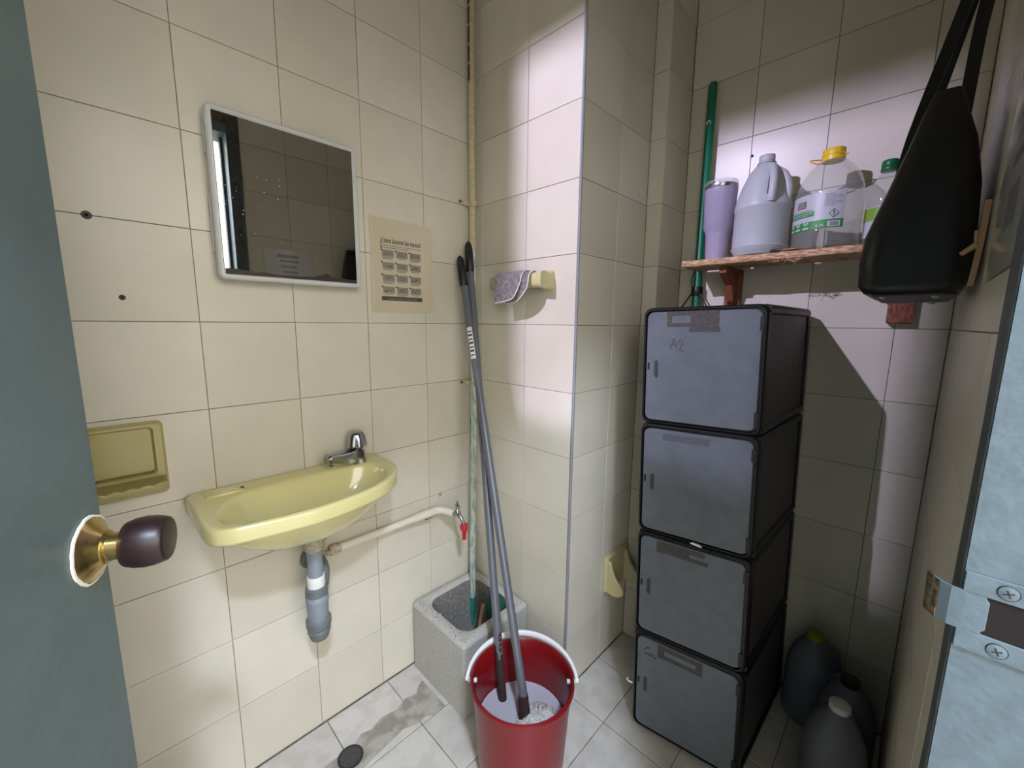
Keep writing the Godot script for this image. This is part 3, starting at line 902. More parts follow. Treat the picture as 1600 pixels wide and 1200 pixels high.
	hd.lathe([Vector2(0.022, 0.045), Vector2(0.0265, 0.047), Vector2(0.0265, 0.053), Vector2(0.0245, 0.066), Vector2(0.0220, 0.080), Vector2(0.0195, 0.086), Vector2(0.013, 0.0895), Vector2(0.001, 0.090)], 48, Vector3.ZERO, Basis.IDENTITY, true, func(a, y): return 1.0 + 0.06 * cos(a * 6.0) * clampf((0.09 - y) * 40.0, 0.0, 1.0))
	obj("tap_handle", hd.done(), M.chrome, f)
	# drain below
	var d := thing("drain_trap", "grey plastic bottle trap under the yellow basin, wrapped with white tape", "drain pipe", Vector3(0.105, 0.37, 0.628))
	var dm := MB.new()
	dm.lathe([Vector2(0.022, 0.255), Vector2(0.024, 0.26), Vector2(0.026, 0.285), Vector2(0.030, 0.318)], 24)
	obj("tailpiece", dm.done(), M.scum, d)
	var blk := MB.new()
	blk.lathe([Vector2(0.029, 0.298), Vector2(0.034, 0.302), Vector2(0.034, 0.312), Vector2(0.030, 0.316)], 24)
	obj("gasket", blk.done(), M.rubber, d)
	var pp := MB.new()
	pp.lathe([Vector2(0.0185, 0.12), Vector2(0.0185, 0.258)], 24)
	obj("pipe", pp.done(), M.pvc, d)
	var tpw := MB.new()
	tpw.lathe([Vector2(0.021, 0.152), Vector2(0.0218, 0.155), Vector2(0.0212, 0.168), Vector2(0.0216, 0.180), Vector2(0.0205, 0.183)], 24)
	obj("tape_wrap", tpw.done(), M.tape, d)
	var nut := MB.new()
	nut.lathe([Vector2(0.024, 0.128), Vector2(0.0285, 0.131), Vector2(0.0285, 0.150), Vector2(0.022, 0.154)], 8)
	obj("nut", nut.done(), M.pvc_dark, d)
	var body := MB.new()
	body.lathe([Vector2(0.0235, 0.052), Vector2(0.0255, 0.058), Vector2(0.0262, 0.105), Vector2(0.0275, 0.11), Vector2(0.0275, 0.122), Vector2(0.024, 0.128)], 28)
	obj("bottle", body.done(), M.pvc, d)
	var cup := MB.new()
	cup.lathe([Vector2(0.016, 0.0), Vector2(0.0215, 0.004), Vector2(0.0245, 0.012), Vector2(0.026, 0.024), Vector2(0.0285, 0.026), Vector2(0.0285, 0.032), Vector2(0.0272, 0.034), Vector2(0.0285, 0.036), Vector2(0.031, 0.044), Vector2(0.031, 0.058), Vector2(0.026, 0.062)], 28)
	obj("cup", cup.done(), M.pvc_dark, d)
	var el := MB.new()
	el.tube(curve([Vector3(-0.008, 0.145, -0.012), Vector3(-0.03, 0.168, -0.024), Vector3(-0.06, 0.178, -0.028), Vector3(-0.1035, 0.178, -0.028)], 6), 0.0215, 18)
	obj("outlet", el.done(), M.pvc_dark, d)
	var fl := MB.new()
	fl.lathe([Vector2(0.03, 0.0), Vector2(0.034, 0.003), Vector2(0.03, 0.012), Vector2(0.024, 0.014)], 24, Vector3(-0.1045, 0.178, -0.028), Basis(Vector3(0, 1, 0), Vector3(1, 0, 0), Vector3(0, 0, -1)))
	obj("collar", fl.done(), M.pvc_dark, d)

# ------------------------------------------------------------------ tub and pipes
func tub_and_pipes() -> void:
	var t := thing("concrete_tub", "rough grey concrete mop tub in the corner below the red-nozzled tap", "tub", Vector3(0.15, 0.0, 0.148))
	var S := 0.286
	var ring := func(w: float, d: float, r: float, y: float, ox: float = 0.0, oz: float = 0.0) -> PackedVector3Array:
		var o := PackedVector3Array()
		for p in rrect(w, d, r, 5):
			o.append(Vector3(p.x + ox, y, -p.y + oz))
		return o
	var b := MB.new()
	b.loft([ring.call(S, S, 0.012, 0.0), ring.call(S, S, 0.012, 0.236), ring.call(S - 0.008, S - 0.008, 0.011, 0.245), ring.call(S - 0.020, S - 0.020, 0.01, 0.249), ring.call(0.222, 0.222, 0.045, 0.249), ring.call(0.212, 0.212, 0.045, 0.243)], false, [1, 2, 2, 2, 2])
	b.cap(ring.call(S, S, 0.012, 0.0), true)
	obj("outer_block", b.done(), M.concrete, t)
	var i := MB.new()
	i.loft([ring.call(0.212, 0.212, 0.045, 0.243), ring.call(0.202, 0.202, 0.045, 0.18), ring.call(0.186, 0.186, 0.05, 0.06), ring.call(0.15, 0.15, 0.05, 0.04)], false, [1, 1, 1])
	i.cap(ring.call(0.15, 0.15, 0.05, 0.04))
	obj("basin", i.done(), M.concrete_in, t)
	# pits in the rough concrete
	var r := RandomNumberGenerator.new()
	r.seed = 5
	var pit := MB.new()
	for k in 240:
		var p := Vector3.ZERO
		if k < 150:
			var a := r.randi() % 2
			var v := r.randf_range(-0.13, 0.135)
			var w := r.randf_range(0.113, 0.137)
			p = Vector3(v, 0.249, w) if a == 0 else Vector3(w, 0.249, v)
			if a == 1 and r.randf() < 0.3:
				p.x = -p.x
		else:
			p = Vector3(r.randf_range(-0.13, 0.135), r.randf_range(0.01, 0.23), 0.143)
			if k % 3 == 0:
				p = Vector3(0.143, p.y, p.x)
		var s := r.randf_range(0.0006, 0.0018)
		var up := Vector3(0, 1, 0) if k < 150 else (Vector3(1, 0, 0) if k % 3 == 0 else Vector3(0, 0, 1))
		var x := Vector3(0, 0, 1) if up.x > 0 else Vector3(1, 0, 0)
		var y := up.cross(x)
		var rg := PackedVector3Array()
		for q in 6:
			var a2 := TAU * q / 6
			rg.append(p + (x * cos(a2) + y * sin(a2)) * s * r.randf_range(0.6, 1.3) + up * 0.0003)
		pit.cap(rg)
	tag(obj("pits", pit.done(), M.pit, t), "", "", "", "stuff")
	# slim stick stuck to the inside wall
	var st := MB.new()
	st.tube([Vector3(0.078, 0.145, 0.205), Vector3(0.0655, 0.19, 0.214)], 0.0035, 8)
	tag(obj("wood_sliver", st.done(), M.tape), "short pale sliver leaning on the inner wall of the concrete tub", "stick")
	# scrubbing brush and stick in the tub
	var br := thing("scrub_brush", "dark green bristly brush standing in the concrete tub", "brush", Vector3(0.212, 0.045, 0.085))
	var bm := MB.new()
	bm.lathe([Vector2(0.014, 0.11), Vector2(0.026, 0.12), Vector2(0.031, 0.15), Vector2(0.032, 0.185), Vector2(0.029, 0.213), Vector2(0.018, 0.225), Vector2(0.001, 0.227)], 30, Vector3.ZERO, Basis.IDENTITY, true, func(a, y): return 1.0 + 0.07 * sin(a * 9.0 + y * 160.0) + 0.05 * sin(a * 15.0 - y * 240.0))
	obj("bristles", bm.done(), M.scrub, br)
	var bh := MB.new()
	bh.lathe([Vector2(0.012, 0.0), Vector2(0.014, 0.005), Vector2(0.012, 0.115)], 12)
	obj("handle", bh.done(), M.green_pole, br)
	var sk := MB.new()
	sk.tube([Vector3(0.205, 0.046, 0.165), Vector3(0.18, 0.175, 0.125), Vector3(0.168, 0.225, 0.10)], [0.008, 0.009, 0.008], 10)
	tag(obj("wooden_stick", sk.done(), M.stick), "short bare wooden stick leaning inside the concrete tub", "stick")
	# corner pipe
	var p := thing("corner_pipe", "thin pipe running down the corner into the concrete tub, cream above and peeling teal below", "pipe", Vector3(0.027, 0.05, 0.027))
	var seg := [[2.40, 1.40, M.pipe_cream, "upper_pipe"], [1.40, 0.13, M.pipe_teal, "lower_pipe"], [0.13, 0.0, M.teal, "pipe_end"]]
	for s in seg:
		var m := MB.new()
		var y0: float = s[1]
		var y1: float = s[0]
		var q := []
		for k in 9:
			var y := lerpf(y0, y1, k / 8.0)
			q.append(Vector3(0.003 * sin(y * 2.2) + 0.036 * smoothstep(0.95, 0.30, y), y, 0.036 * smoothstep(0.95, 0.30, y)))
		m.tube(q, 0.0118 if s[3] == "upper_pipe" else 0.0108, 16)
		obj(s[3], m.done(), s[2], p)
	var rs := MB.new()
	for k in 7:
		var y := 1.93 + k * 0.055
		rs.loft([PackedVector3Array([Vector3(-0.004, y, 0.0113), Vector3(0.003, y + 0.003, 0.0118), Vector3(0.004, y + 0.05, 0.0118), Vector3(-0.005, y + 0.046, 0.0113)]), PackedVector3Array([Vector3(-0.004, y, 0.0133), Vector3(0.003, y + 0.003, 0.0138), Vector3(0.004, y + 0.05, 0.0138), Vector3(-0.005, y + 0.046, 0.0133)])], true, [-1])
	obj("rust_patch", rs.done(), M.rust, p)
	var kn := MB.new()
	kn.lathe([Vector2(0.012, 0.0), Vector2(0.014, 0.004), Vector2(0.0135, 0.016), Vector2(0.012, 0.02)], 14, Vector3(0.004, 0.79, 0.002))
	obj("paint_lump", kn.done(), M.teal, p)
	for y in [1.607, 0.992]:
		var cl := Node3D.new()
		cl.name = "pipe_clamp"
		p.add_child(cl, true)
		cl.position = Vector3(0, y - 0.05, 0)
		var c := MB.new()
		var pth := arc(Vector3(0.003, 0, 0.0), Vector3(0, 0, 1), Vector3(1, 0, 0), -0.9, 2.6, 12)
		var q := [Vector3(-0.0225, 0.003, 0.042), Vector3(-0.021, 0.002, 0.02)]
		for a in pth:
			q.append(Vector3(0.003, -0.003, 0.0) + (a - Vector3(0.003, 0, 0.0)) * 0.0135)
		c.strap(q, Vector3(0, 1, 0), 0.016, 0.0016)
		obj("strap", c.done(), M.pipe_cream, cl)
		var sw := MB.new()
		sw.lathe([Vector2(0.0045, 0.0), Vector2(0.004, 0.002), Vector2(0.001, 0.0025)], 10, Vector3(-0.0215, 0.003, 0.035), Basis(Vector3(0, 1, 0), Vector3(1, 0, 0), Vector3(0, 0, -1)))
		obj("screw", sw.done(), M.rust, cl)
	# water pipe and tap on the left wall
	var w := thing("water_pipe", "white wall pipe from under the basin to a small tap with a red nozzle", "pipe", Vector3(0.0, 0.55, 0.4))
	var h := MB.new()
	h.tube(curve([Vector3(0.10, 0.13, 0.19), Vector3(0.075, 0.07, 0.195), Vector3(0.04, 0.02, 0.185), Vector3(0.024, 0.004, 0.165), Vector3(0.022, 0.004, 0.14)], 8), 0.0075, 12)
	obj("hose", h.done(), M.pipe_dirty, w)
	var e := MB.new()
	e.lathe([Vector2(0.0135, -0.004), Vector2(0.0155, 0.0), Vector2(0.0155, 0.018), Vector2(0.0145, 0.024), Vector2(0.012, 0.026)], 16, Vector3(0.022, 0.004, 0.155), Basis(Vector3(1, 0, 0), Vector3(0, 0, -1), Vector3(0, 1, 0)))
	obj("end_fitting", e.done(), M.pipe_dirty, w)
	var wp := MB.new()
	wp.tube([Vector3(0.022, 0.004, 0.135), Vector3(0.022, 0.005, -0.13)], 0.0112, 18)
	obj("pipe", wp.done(), M.pipe_white, w)
	var cpv := MB.new()
	cpv.lathe([Vector2(0.0118, 0.0), Vector2(0.0142, 0.002), Vector2(0.0142, 0.045), Vector2(0.0138, 0.047), Vector2(0.0150, 0.049), Vector2(0.0150, 0.066), Vector2(0.012, 0.07)], 18, Vector3(0.022, 0.005, -0.118), Basis(Vector3(1, 0, 0), Vector3(0, 0, -1), Vector3(0, 1, 0)))
	obj("coupling", cpv.done(), M.pipe_white, w)
	var eb := MB.new()
	eb.tube(curve([Vector3(0.022, 0.005, -0.18), Vector3(0.024, 0.006, -0.206), Vector3(0.036, 0.004, -0.225), Vector3(0.058, 0.002, -0.236), Vector3(0.074, 0.0, -0.242)], 6), 0.0128, 16)
	obj("elbow", eb.done(), M.pipe_white, w)
	var pc := MB.new()
	pc.strap([Vector3(0.0005, -0.021, -0.176), Vector3(0.012, -0.021, -0.176), Vector3(0.022, -0.014, -0.176), Vector3(0.036, -0.006, -0.176)], Vector3(0, 0, 1), 0.012, 0.0016)
	obj("clip", pc.done(), M.rust, w)
	var tp := Node3D.new()
	tp.name = "hose_tap"
	w.add_child(tp, true)
	tp.position = Vector3(0.078, -0.004, -0.245)
	var tb := MB.new()
	tb.tube(curve([Vector3(-0.004, 0.002, 0.003), Vector3(0.008, 0.004, -0.002), Vector3(0.022, -0.004, -0.008), Vector3(0.032, -0.022, -0.012), Vector3(0.035, -0.036, -0.013)], 6), 0.0066, 14)
	tb.lathe([Vector2(0.011, -0.004), Vector2(0.012, 0.0), Vector2(0.012, 0.010), Vector2(0.008, 0.014), Vector2(0.006, 0.02), Vector2(0.0045, 0.03)], 14, Vector3(0.010, 0.004, -0.003))
	obj("tap_body", tb.done(), M.chrome, tp)
	var lv := MB.new()
	lv.tube([Vector3(0.010, 0.036, -0.003), Vector3(0.013, 0.046, -0.001), Vector3(0.019, 0.05, 0.004), Vector3(0.02, 0.058, 0.005)], [0.0045, 0.006, 0.005, 0.003], 10)
	lv.tube([Vector3(0.0, 0.034, -0.004), Vector3(0.02, 0.034, -0.004)], 0.0045, 10)
	obj("lever", lv.done(), M.chrome, tp)
	var nz := MB.new()
	nz.lathe([Vector2(0.0065, -0.082), Vector2(0.0072, -0.08), Vector2(0.0078, -0.052), Vector2(0.0125, -0.047), Vector2(0.0135, -0.042), Vector2(0.0135, -0.030), Vector2(0.012, -0.027), Vector2(0.006, -0.026)], 18, Vector3(0.035, 0, -0.013), Basis.IDENTITY, true, func(a, y): return 1.0 + (0.05 * sign(sin(a * 8.0)) if y > -0.05 else 0.0))
	obj("nozzle", nz.done(), M.red_plastic, tp)
	# capped stub in the wall above the tap
	var sb := MB.new()
	sb.lathe([Vector2(0.0075, 0.0), Vector2(0.007, 0.002), Vector2(0.004, 0.0022), Vector2(0.001, 0.0012)], 16, Vector3(0.0, 0.596, 0.159), Basis(Vector3(0, 1, 0), Vector3(1, 0, 0), Vector3(0, 0, -1)))
	tag(obj("wall_plug", sb.done(), M.scum), "small round plugged hole in the tiles above the red-nozzled tap", "plug")
# ------------------------------------------------------------------ bucket and mops
func bucket_and_mops() -> void:
	var C := Vector3(0.507, 0.0, 0.265)
	var t := thing("bucket", "dark red plastic bucket with a white handle, standing on the tiles", "bucket", C)
	var b := MB.new()
	b.lathe([Vector2(0.108, 0.0), Vector2(0.112, 0.004), Vector2(0.119, 0.10), Vector2(0.127, 0.22), Vector2(0.1305, 0.266), Vector2(0.1365, 0.268), Vector2(0.138, 0.274), Vector2(0.1365, 0.281), Vector2(0.132, 0.283), Vector2(0.1285, 0.279), Vector2(0.1245, 0.215), Vector2(0.1165, 0.10), Vector2(0.109, 0.008), Vector2(0.001, 0.007)], 64)
	obj("pail", b.done(), M.bucket, t)
	# pouring lip crease and handle lugs
	for s in [[deg_to_rad(222.0)], [deg_to_rad(46.0)]]:
		var a: float = s[0]
		var d := Vector3(cos(a), 0, -sin(a))
		var lug := MB.new()
		lug.lathe([Vector2(0.017, -0.004), Vector2(0.0175, 0.0), Vector2(0.016, 0.004), Vector2(0.001, 0.0045)], 20, d * 0.1335 + Vector3(0, 0.262, 0), Basis(d.cross(Vector3.UP), d, Vector3.UP))
		obj("lug", lug.done(), M.bucket, t)
		var pin := MB.new()
		pin.lathe([Vector2(0.006, -0.014), Vector2(0.0062, 0.006), Vector2(0.008, 0.0075), Vector2(0.001, 0.010)], 14, d * 0.134 + Vector3(0, 0.264, 0), Basis(d.cross(Vector3.UP), d, Vector3.UP))
		obj("pin", pin.done(), M.white_plastic, t)
	var h := MB.new()
	var pts := []
	for k in 33:
		var a := deg_to_rad(lerpf(46.0, 222.0, k / 32.0))
		var rr := 0.1465
		pts.append(Vector3(cos(a) * rr, 0.266 + 0.022 * sin(PI * k / 32.0), -sin(a) * rr))
	var rings := []
	for k in pts.size():
		var p: Vector3 = pts[k]
		var tt: Vector3 = (pts[mini(k + 1, 32)] - pts[maxi(k - 1, 0)]).normalized()
		var o := Vector3(p.x, 0, p.z).normalized()
		o = (o - tt * o.dot(tt)).normalized()
		var u := tt.cross(o)
		var rg := PackedVector3Array()
		for q in rrect(0.0095, 0.0145, 0.003, 3):
			rg.append(p + o * q.x + u * q.y)
		rings.append(rg)
	h.loft(rings, true, range(33).map(func(_i): return 1))
	obj("handle", h.done(), M.handle_white, t)
	# soapy water
	var w := MB.new()
	w.lathe([Vector2(0.119, 0.149), Vector2(0.1185, 0.1515), Vector2(0.09, 0.1505), Vector2(0.001, 0.1505)], 48, Vector3.ZERO, Basis.IDENTITY)
	var wo := obj("soapy_water", w.done(), M.water, null, C)
	tag(wo, "cloudy pale soapy water filling the lower part of the red bucket", "water", "", "stuff")
	# mop: pole with its head in the water
	var A0 := Vector3(0.522, 0.163, 0.261)
	var A1 := Vector3(0.038, 1.425, 0.0925)
	var m := thing("mop", "grey-poled mop leaning on the left wall, its stringy white head in the bucket", "mop", A0)
	pole(m, A1 - A0, 0.0118, 0.045, 0.0)
	var hd := MB.new()
	var r := RandomNumberGenerator.new()
	r.seed = 9
	hd.lathe([Vector2(0.062, -0.02), Vector2(0.058, 0.004), Vector2(0.045, 0.018), Vector2(0.022, 0.026), Vector2(0.001, 0.028)], 24, Vector3(0.031, -0.014, -0.018), Basis.IDENTITY, true, func(a, _y): return 1.0 + 0.05 * sin(a * 5.0))
	for k in 90:
		var a := r.randf() * TAU
		var q := []
		var c := Vector3(0.031, 0.006, -0.018)
		var bend := r.randf_range(-1.4, 1.4)
		for s in 5:
			var f := s / 4.0
			var rad := 0.006 + 0.056 * f
			var aa := a + bend * f * f
			q.append(c + Vector3(cos(aa) * rad, 0.010 - 0.028 * f * f + r.randf_range(0, 0.004), sin(aa) * rad))
		hd.tube(curve(q, 2), 0.0028, 5)
	obj("mop_head", hd.done(), M.mop, m)
	var sk := MB.new()
	sk.tube([Vector3(-0.004, -0.01, 0.004), (A1 - A0).normalized() * 0.055], [0.016, 0.0135], 14)
	obj("socket", sk.done(), M.pole_rust, m)
	# second pole
	var B0 := Vector3(0.428, 0.1465, 0.259)
	var B1 := Vector3(0.034, 1.4765, 0.053)
	var p2 := thing("broom_pole", "rusty-ended grey pole in the red bucket, its black grip reaching the corner pipe", "pole", B0)
	pole(p2, B1 - B0, 0.0118, 0.105, 1.0)

func pole(t: Node3D, v: Vector3, r: float, rust: float, odd: float) -> void:
	var n := v.length()
	var d := v / n
	var s := MB.new()
	s.tube([d * rust, d * (n - 0.105)], r, 20)
	obj("shaft", s.done(), M.pole, t)
	var q := MB.new()
	var pts := []
	var rad := []
	for k in 9:
		pts.append(d * (rust + 0.004) * k / 8.0 )
		rad.append(r + 0.0004)
	q.tube(pts, rad, 16)
	obj("rusty_end", q.done(), M.pole_rust, t)
	if odd > 0:
		var fl := MB.new()
		var rr := RandomNumberGenerator.new()
		rr.seed = 3
		var x := d.cross(Vector3(0, 0, 1)).normalized()
		var y := d.cross(x)
		for k in 10:
			var h0 := rust + rr.randf_range(-0.01, 0.07)
			var a0 := rr.randf() * TAU
			var ra := PackedVector3Array()
			var rb := PackedVector3Array()
			for i in 7:
				var a := TAU * i / 7
				var aa := a0 + cos(a) * 0.5 * rr.randf_range(0.7, 1.2)
				var hh := h0 + sin(a) * 0.014 * rr.randf_range(0.6, 1.5)
				var o := x * cos(aa) + y * sin(aa)
				ra.append(d * hh + o * (r - 0.001))
				rb.append(d * hh + o * (r + 0.0006))
			fl.loft([ra, rb], true, [-1])
		obj("rust_flakes", fl.done(), M.pole_rust, t)
	var g := MB.new()
	g.tube([d * (n - 0.11), d * (n - 0.108), d * (n - 0.05), d * (n - 0.02), d * (n - 0.008), d * n], [r + 0.0006, r + 0.002, r + 0.0022, r + 0.001, r - 0.002, r - 0.008], 20)
	obj("grip", g.done(), M.black_plastic, t)
	var hl := MB.new()
	var side := d.cross(Vector3(0.7, 0, 0.7)).normalized()
	var out := side.cross(d).normalized()
	if out.z < 0:
		out = -out
	hl.lathe([Vector2(0.0035, 0.0), Vector2(0.0032, 0.0006), Vector2(0.001, 0.0007)], 12, d * (n - 0.03) + out * (r + 0.0012), Basis(d.cross(out), out, d.cross(out).cross(out)))
	obj("hang_hole", hl.done(), M.slot_green, t)
	if odd == 0.0:
		var lb := MB.new()
		var x := (Vector3(0.72, 0, 0.69) - d * d.dot(Vector3(0.72, 0, 0.69))).normalized()
		var y := d.cross(x)
		var ra := []
		for rr2 in [r + 0.0003, r + 0.0008]:
			var pr := []
			for i in 9:
				var a := lerpf(-0.9, 0.5, i / 8.0)
				pr.append((x * cos(a) + y * sin(a)) * rr2)
			ra.append(pr)
		for i in 8:
			var h0 := n - 0.36
			var h1 := n - 0.255
			lb.quad(d * h0 + ra[1][i], d * h0 + ra[1][i + 1], d * h1 + ra[1][i + 1], d * h1 + ra[1][i], 1)
		obj("barcode_label", lb.done(), M.tape, t)
		var ln := MB.new()
		for k in 7:
			var h0 := n - 0.35 + k * 0.013
			for i in 6:
				ln.quad(d * h0 + ra[1][i + 1] * 1.03, d * h0 + ra[1][i + 2] * 1.03, d * (h0 + 0.004 + 0.002 * (k % 2)) + ra[1][i + 2] * 1.03, d * (h0 + 0.004 + 0.002 * (k % 2)) + ra[1][i + 1] * 1.03, 1)
		obj("label_print", ln.done(), M.ink, t)

# ------------------------------------------------------------------ things on the walls
func left_frame(x: float, y: float, z: float) -> Transform3D:      # local x runs to the right along the left wall, z out of it
	return Transform3D(Basis(Vector3(0, 0, -1), Vector3(0, 1, 0), Vector3(1, 0, 0)), Vector3(x, y, z))

func wall_fittings() -> void:
	# mirror cabinet
	var t := thing("mirror_cabinet", "white plastic framed mirror cabinet above the yellow basin", "mirror")
	t.transform = left_frame(0.0, 1.298, 0.602)
	var W := 0.326
	var Hh := 0.36
	var ring := func(m: float, r: float, z: float) -> PackedVector3Array:
		var o := PackedVector3Array()
		for p in rrect(W - 2 * m, Hh - 2 * m, r, 4):
			# sides bulge a little
			var q := p
			q.y -= 0.006 * cos(PI * p.x / W) * (1.0 if p.y < 0 else 0.0)
			o.append(Vector3(q.x, q.y + Hh / 2, z))
		return o
	var b := MB.new()
	b.loft([ring.call(0.006, 0.012, 0.0005), ring.call(0.004, 0.014, 0.016), ring.call(0.004, 0.014, 0.024)], true, [1, 1])
	obj("body", b.done(), M.white_plastic, t)
	var f := MB.new()
	f.loft([ring.call(0.004, 0.012, 0.0235), ring.call(0.0, 0.013, 0.026), ring.call(0.0, 0.013, 0.038), ring.call(0.004, 0.011, 0.045), ring.call(0.010, 0.006, 0.0455), ring.call(0.0125, 0.003, 0.041)], false, [1, 1, 1, 1, 2])
	obj("frame", f.done(), M.white_plastic, t)
	var g := MB.new()
	g.loft([ring.call(0.0126, 0.003, 0.040), ring.call(0.0126, 0.003, 0.0412)], true, [-1])
	obj("mirror_glass", g.done(), M.mirror, t)
	var rt := MB.new()
	var pl := PackedVector2Array([Vector2(-0.150, 0.005), Vector2(0.150, 0.006)])
	var prof := [0.0235, 0.022, 0.024, 0.026, 0.025, 0.034, 0.028, 0.023, 0.0225, 0.021, 0.0215, 0.021, 0.020, 0.0215, 0.023, 0.022, 0.024, 0.025, 0.027, 0.026]
	for k in prof.size():
		pl.append(Vector2(0.150 - 0.300 * k / (prof.size() - 1), prof[k] - 0.003))
	rt.prism(pl, 0.0410, 0.0416)
	obj("blackened_edge", rt.done(), M.mirror_rot, t)
	var sp := MB.new()
	for k in 26:
		var rr := RandomNumberGenerator.new()
		rr.seed = 100 + k
		var p := Vector3(rr.randf_range(-0.14, -0.02), rr.randf_range(0.05, 0.24), 0.0414)
		var s := rr.randf_range(0.0005, 0.0013)
		var rg := PackedVector3Array()
		for q in 6:
			rg.append(p + Vector3(cos(TAU * q / 6), sin(TAU * q / 6), 0) * s)
		sp.cap(rg)
	tag(obj("splashes", sp.done(), M.tape, t), "", "", "", "stuff")
	for q in [[0.30, 0.07], [0.12, 0.12]]:
		var hn := MB.new()
		hn.box(Vector3(-W / 2 + 0.0015, q[0], 0.012), Vector3(0.004, q[1], 0.012), 0.001)
		obj("hinge", hn.done(), M.white_plastic, t)
	# hand-washing poster
	var ps := thing("hand_washing_poster", "yellowed hand-washing instruction sheet in a plastic sleeve, beside the mirror", "poster")
	ps.transform = left_frame(0.0012, 1.235, 0.282)
	var sl := MB.new()
	sl.prism(PackedVector2Array([Vector2(-0.108, 0.0), Vector2(0.100, 0.001), Vector2(0.101, 0.270), Vector2(-0.106, 0.272)]), 0.0, 0.0006)
	obj("sheet", sl.done(), M.sheet, ps)
	var fmm := mat(Color(0.9, 0.88, 0.82, 0.25), 0.3)
	fmm.transparency = BaseMaterial3D.TRANSPARENCY_ALPHA
	for e in [[-0.1085, -0.100], [0.1005, 0.113]]:
		var fm := MB.new()
		for k in 18:
			var y0 := 0.272 * k / 18.0
			var y1 := 0.272 * (k + 1) / 18.0
			var z0 := 0.0015 + 0.0022 * absf(sin(k * 1.7))
			var z1 := 0.0015 + 0.0022 * absf(sin((k + 1) * 1.7))
			fm.quad(Vector3(e[0], y0, 0.0008), Vector3(e[1], y0, z0), Vector3(e[1], y1, z1), Vector3(e[0], y1, 0.0008), 1)
		obj("plastic_edge", fm.done(), fmm, ps)
	# print: x from -0.076 to 0.064, y 0.036 .. 0.215
	var x0 := -0.076
	var w := 0.140
	var ti := obj("title", text("¿Cómo lavarse las manos?", 0.0185, 0.0004), M.print_dark, ps)
	var tw: float = ti.mesh.get_aabb().size.x
	ti.scale = Vector3(w / tw, 1.0, 1.0)
	ti.position = Vector3(x0 + w / 2, 0.209, 0.0009)
	var pr := MB.new()
	var dk := MB.new()
	pr.box(Vector3(x0 + w / 2, 0.1955, 0.0008), Vector3(w, 0.0022, 0.0004))
	pr.box(Vector3(x0 + w * 0.36, 0.1895, 0.0008), Vector3(w * 0.60, 0.0024, 0.0004))
	dk.box(Vector3(x0 + w / 2, 0.0415, 0.0008), Vector3(w, 0.0125, 0.0004))
	dk.box(Vector3(x0 + 0.003, 0.1895, 0.0008), Vector3(0.005, 0.005, 0.0004))
	var rr := RandomNumberGenerator.new()
	rr.seed = 77
	for c in 3:
		for q in 4:
			var cx := x0 + w * (c + 0.5) / 3.0
			var cy := 0.173 - q * 0.0355
			pr.box(Vector3(cx + 0.001, cy, 0.0008), Vector3(0.038, 0.019, 0.0004))
			dk.box(Vector3(cx - 0.020, cy + 0.009, 0.0010), Vector3(0.005, 0.005, 0.0004))
			# clasped hands: a few dark strokes
			for k in 5:
				var p := Vector3(cx + rr.randf_range(-0.010, 0.010), cy + rr.randf_range(-0.005, 0.005), 0.0011)
				var a := rr.randf() * PI
				dk.tube([p - Vector3(cos(a), sin(a) * 0.6, 0) * 0.005, p + Vector3(cos(a), sin(a) * 0.6, 0) * 0.005], 0.0006, 5)
			var nl := 1 + (c + q + 1) % 2
			for k in nl:
				pr.box(Vector3(cx - 0.002 * k, cy - 0.0125 - 0.0035 * k, 0.0008), Vector3(0.038 - 0.010 * (k if nl > 1 else 1), 0.0024, 0.0004))
	obj("panels", pr.done(), M.print_mid, ps)
	obj("dark_print", dk.done(), M.print_dark, ps)
	var wt := obj("footer_text", text("Lávate las manos con agua y jabón", 0.006, 0.0003), M.print_mid, ps)
	wt.position = Vector3(x0 + w / 2, 0.0415, 0.0012)
	# soap dish at the left
	var sd := thing("soap_dish", "cream ceramic soap dish set on the tiles beside the open door", "soap dish")
	sd.transform = left_frame(0.0, 0.832, 0.962)
	var so := MB.new()
	var R2 := func(w2: float, h2: float, r: float, cx: float, cy: float, z: float) -> PackedVector3Array:
		var o := PackedVector3Array()
		for p in rrect(w2, h2, r, 4):
			o.append(Vector3(p.x + cx, p.y + cy, z))
		return o
	so.loft([R2.call(0.152, 0.160, 0.010, 0, 0.080, 0.0), R2.call(0.152, 0.160, 0.010, 0, 0.080, 0.010), R2.call(0.142, 0.150, 0.009, 0, 0.080, 0.018), R2.call(0.118, 0.105, 0.008, 0, 0.098, 0.018), R2.call(0.110, 0.095, 0.008, 0, 0.098, 0.006)], true, [1, 2, 3, 4])
	obj("back", so.done(), M.soap, sd)
	var lip := MB.new()
	var secs := []
	for k in 25:
		var x := lerpf(-0.072, 0.072, k / 24.0)
		var sc := 0.004 * absf(sin(k * PI / 4.0))
		var e := 1.0 - pow(absf(x) / 0.072, 10.0) * 0.35
		secs.append(PackedVector3Array([Vector3(x, 0.004, 0.004), Vector3(x, 0.012, 0.036 * e), Vector3(x, 0.030 + sc, 0.060 * e), Vector3(x, 0.034 + sc, 0.058 * e), Vector3(x, 0.030, 0.048 * e), Vector3(x, 0.024, 0.030), Vector3(x, 0.052, 0.010), Vector3(x, 0.04, 0.004)]))
	# sections run along +x: make them counter-clockwise seen from +x
	for s in secs:
		s.reverse()
	lip.loft(secs, true, range(25).map(func(_i): return 1))
	obj("tray", lip.done(), M.soap, sd)
	# towel bar
	var tb := thing("towel_bar", "cream ceramic towel bar on the narrow wall", "towel bar", Vector3(0.24, 1.333, 0.0))
	var bm := MB.new()
	var cs := []
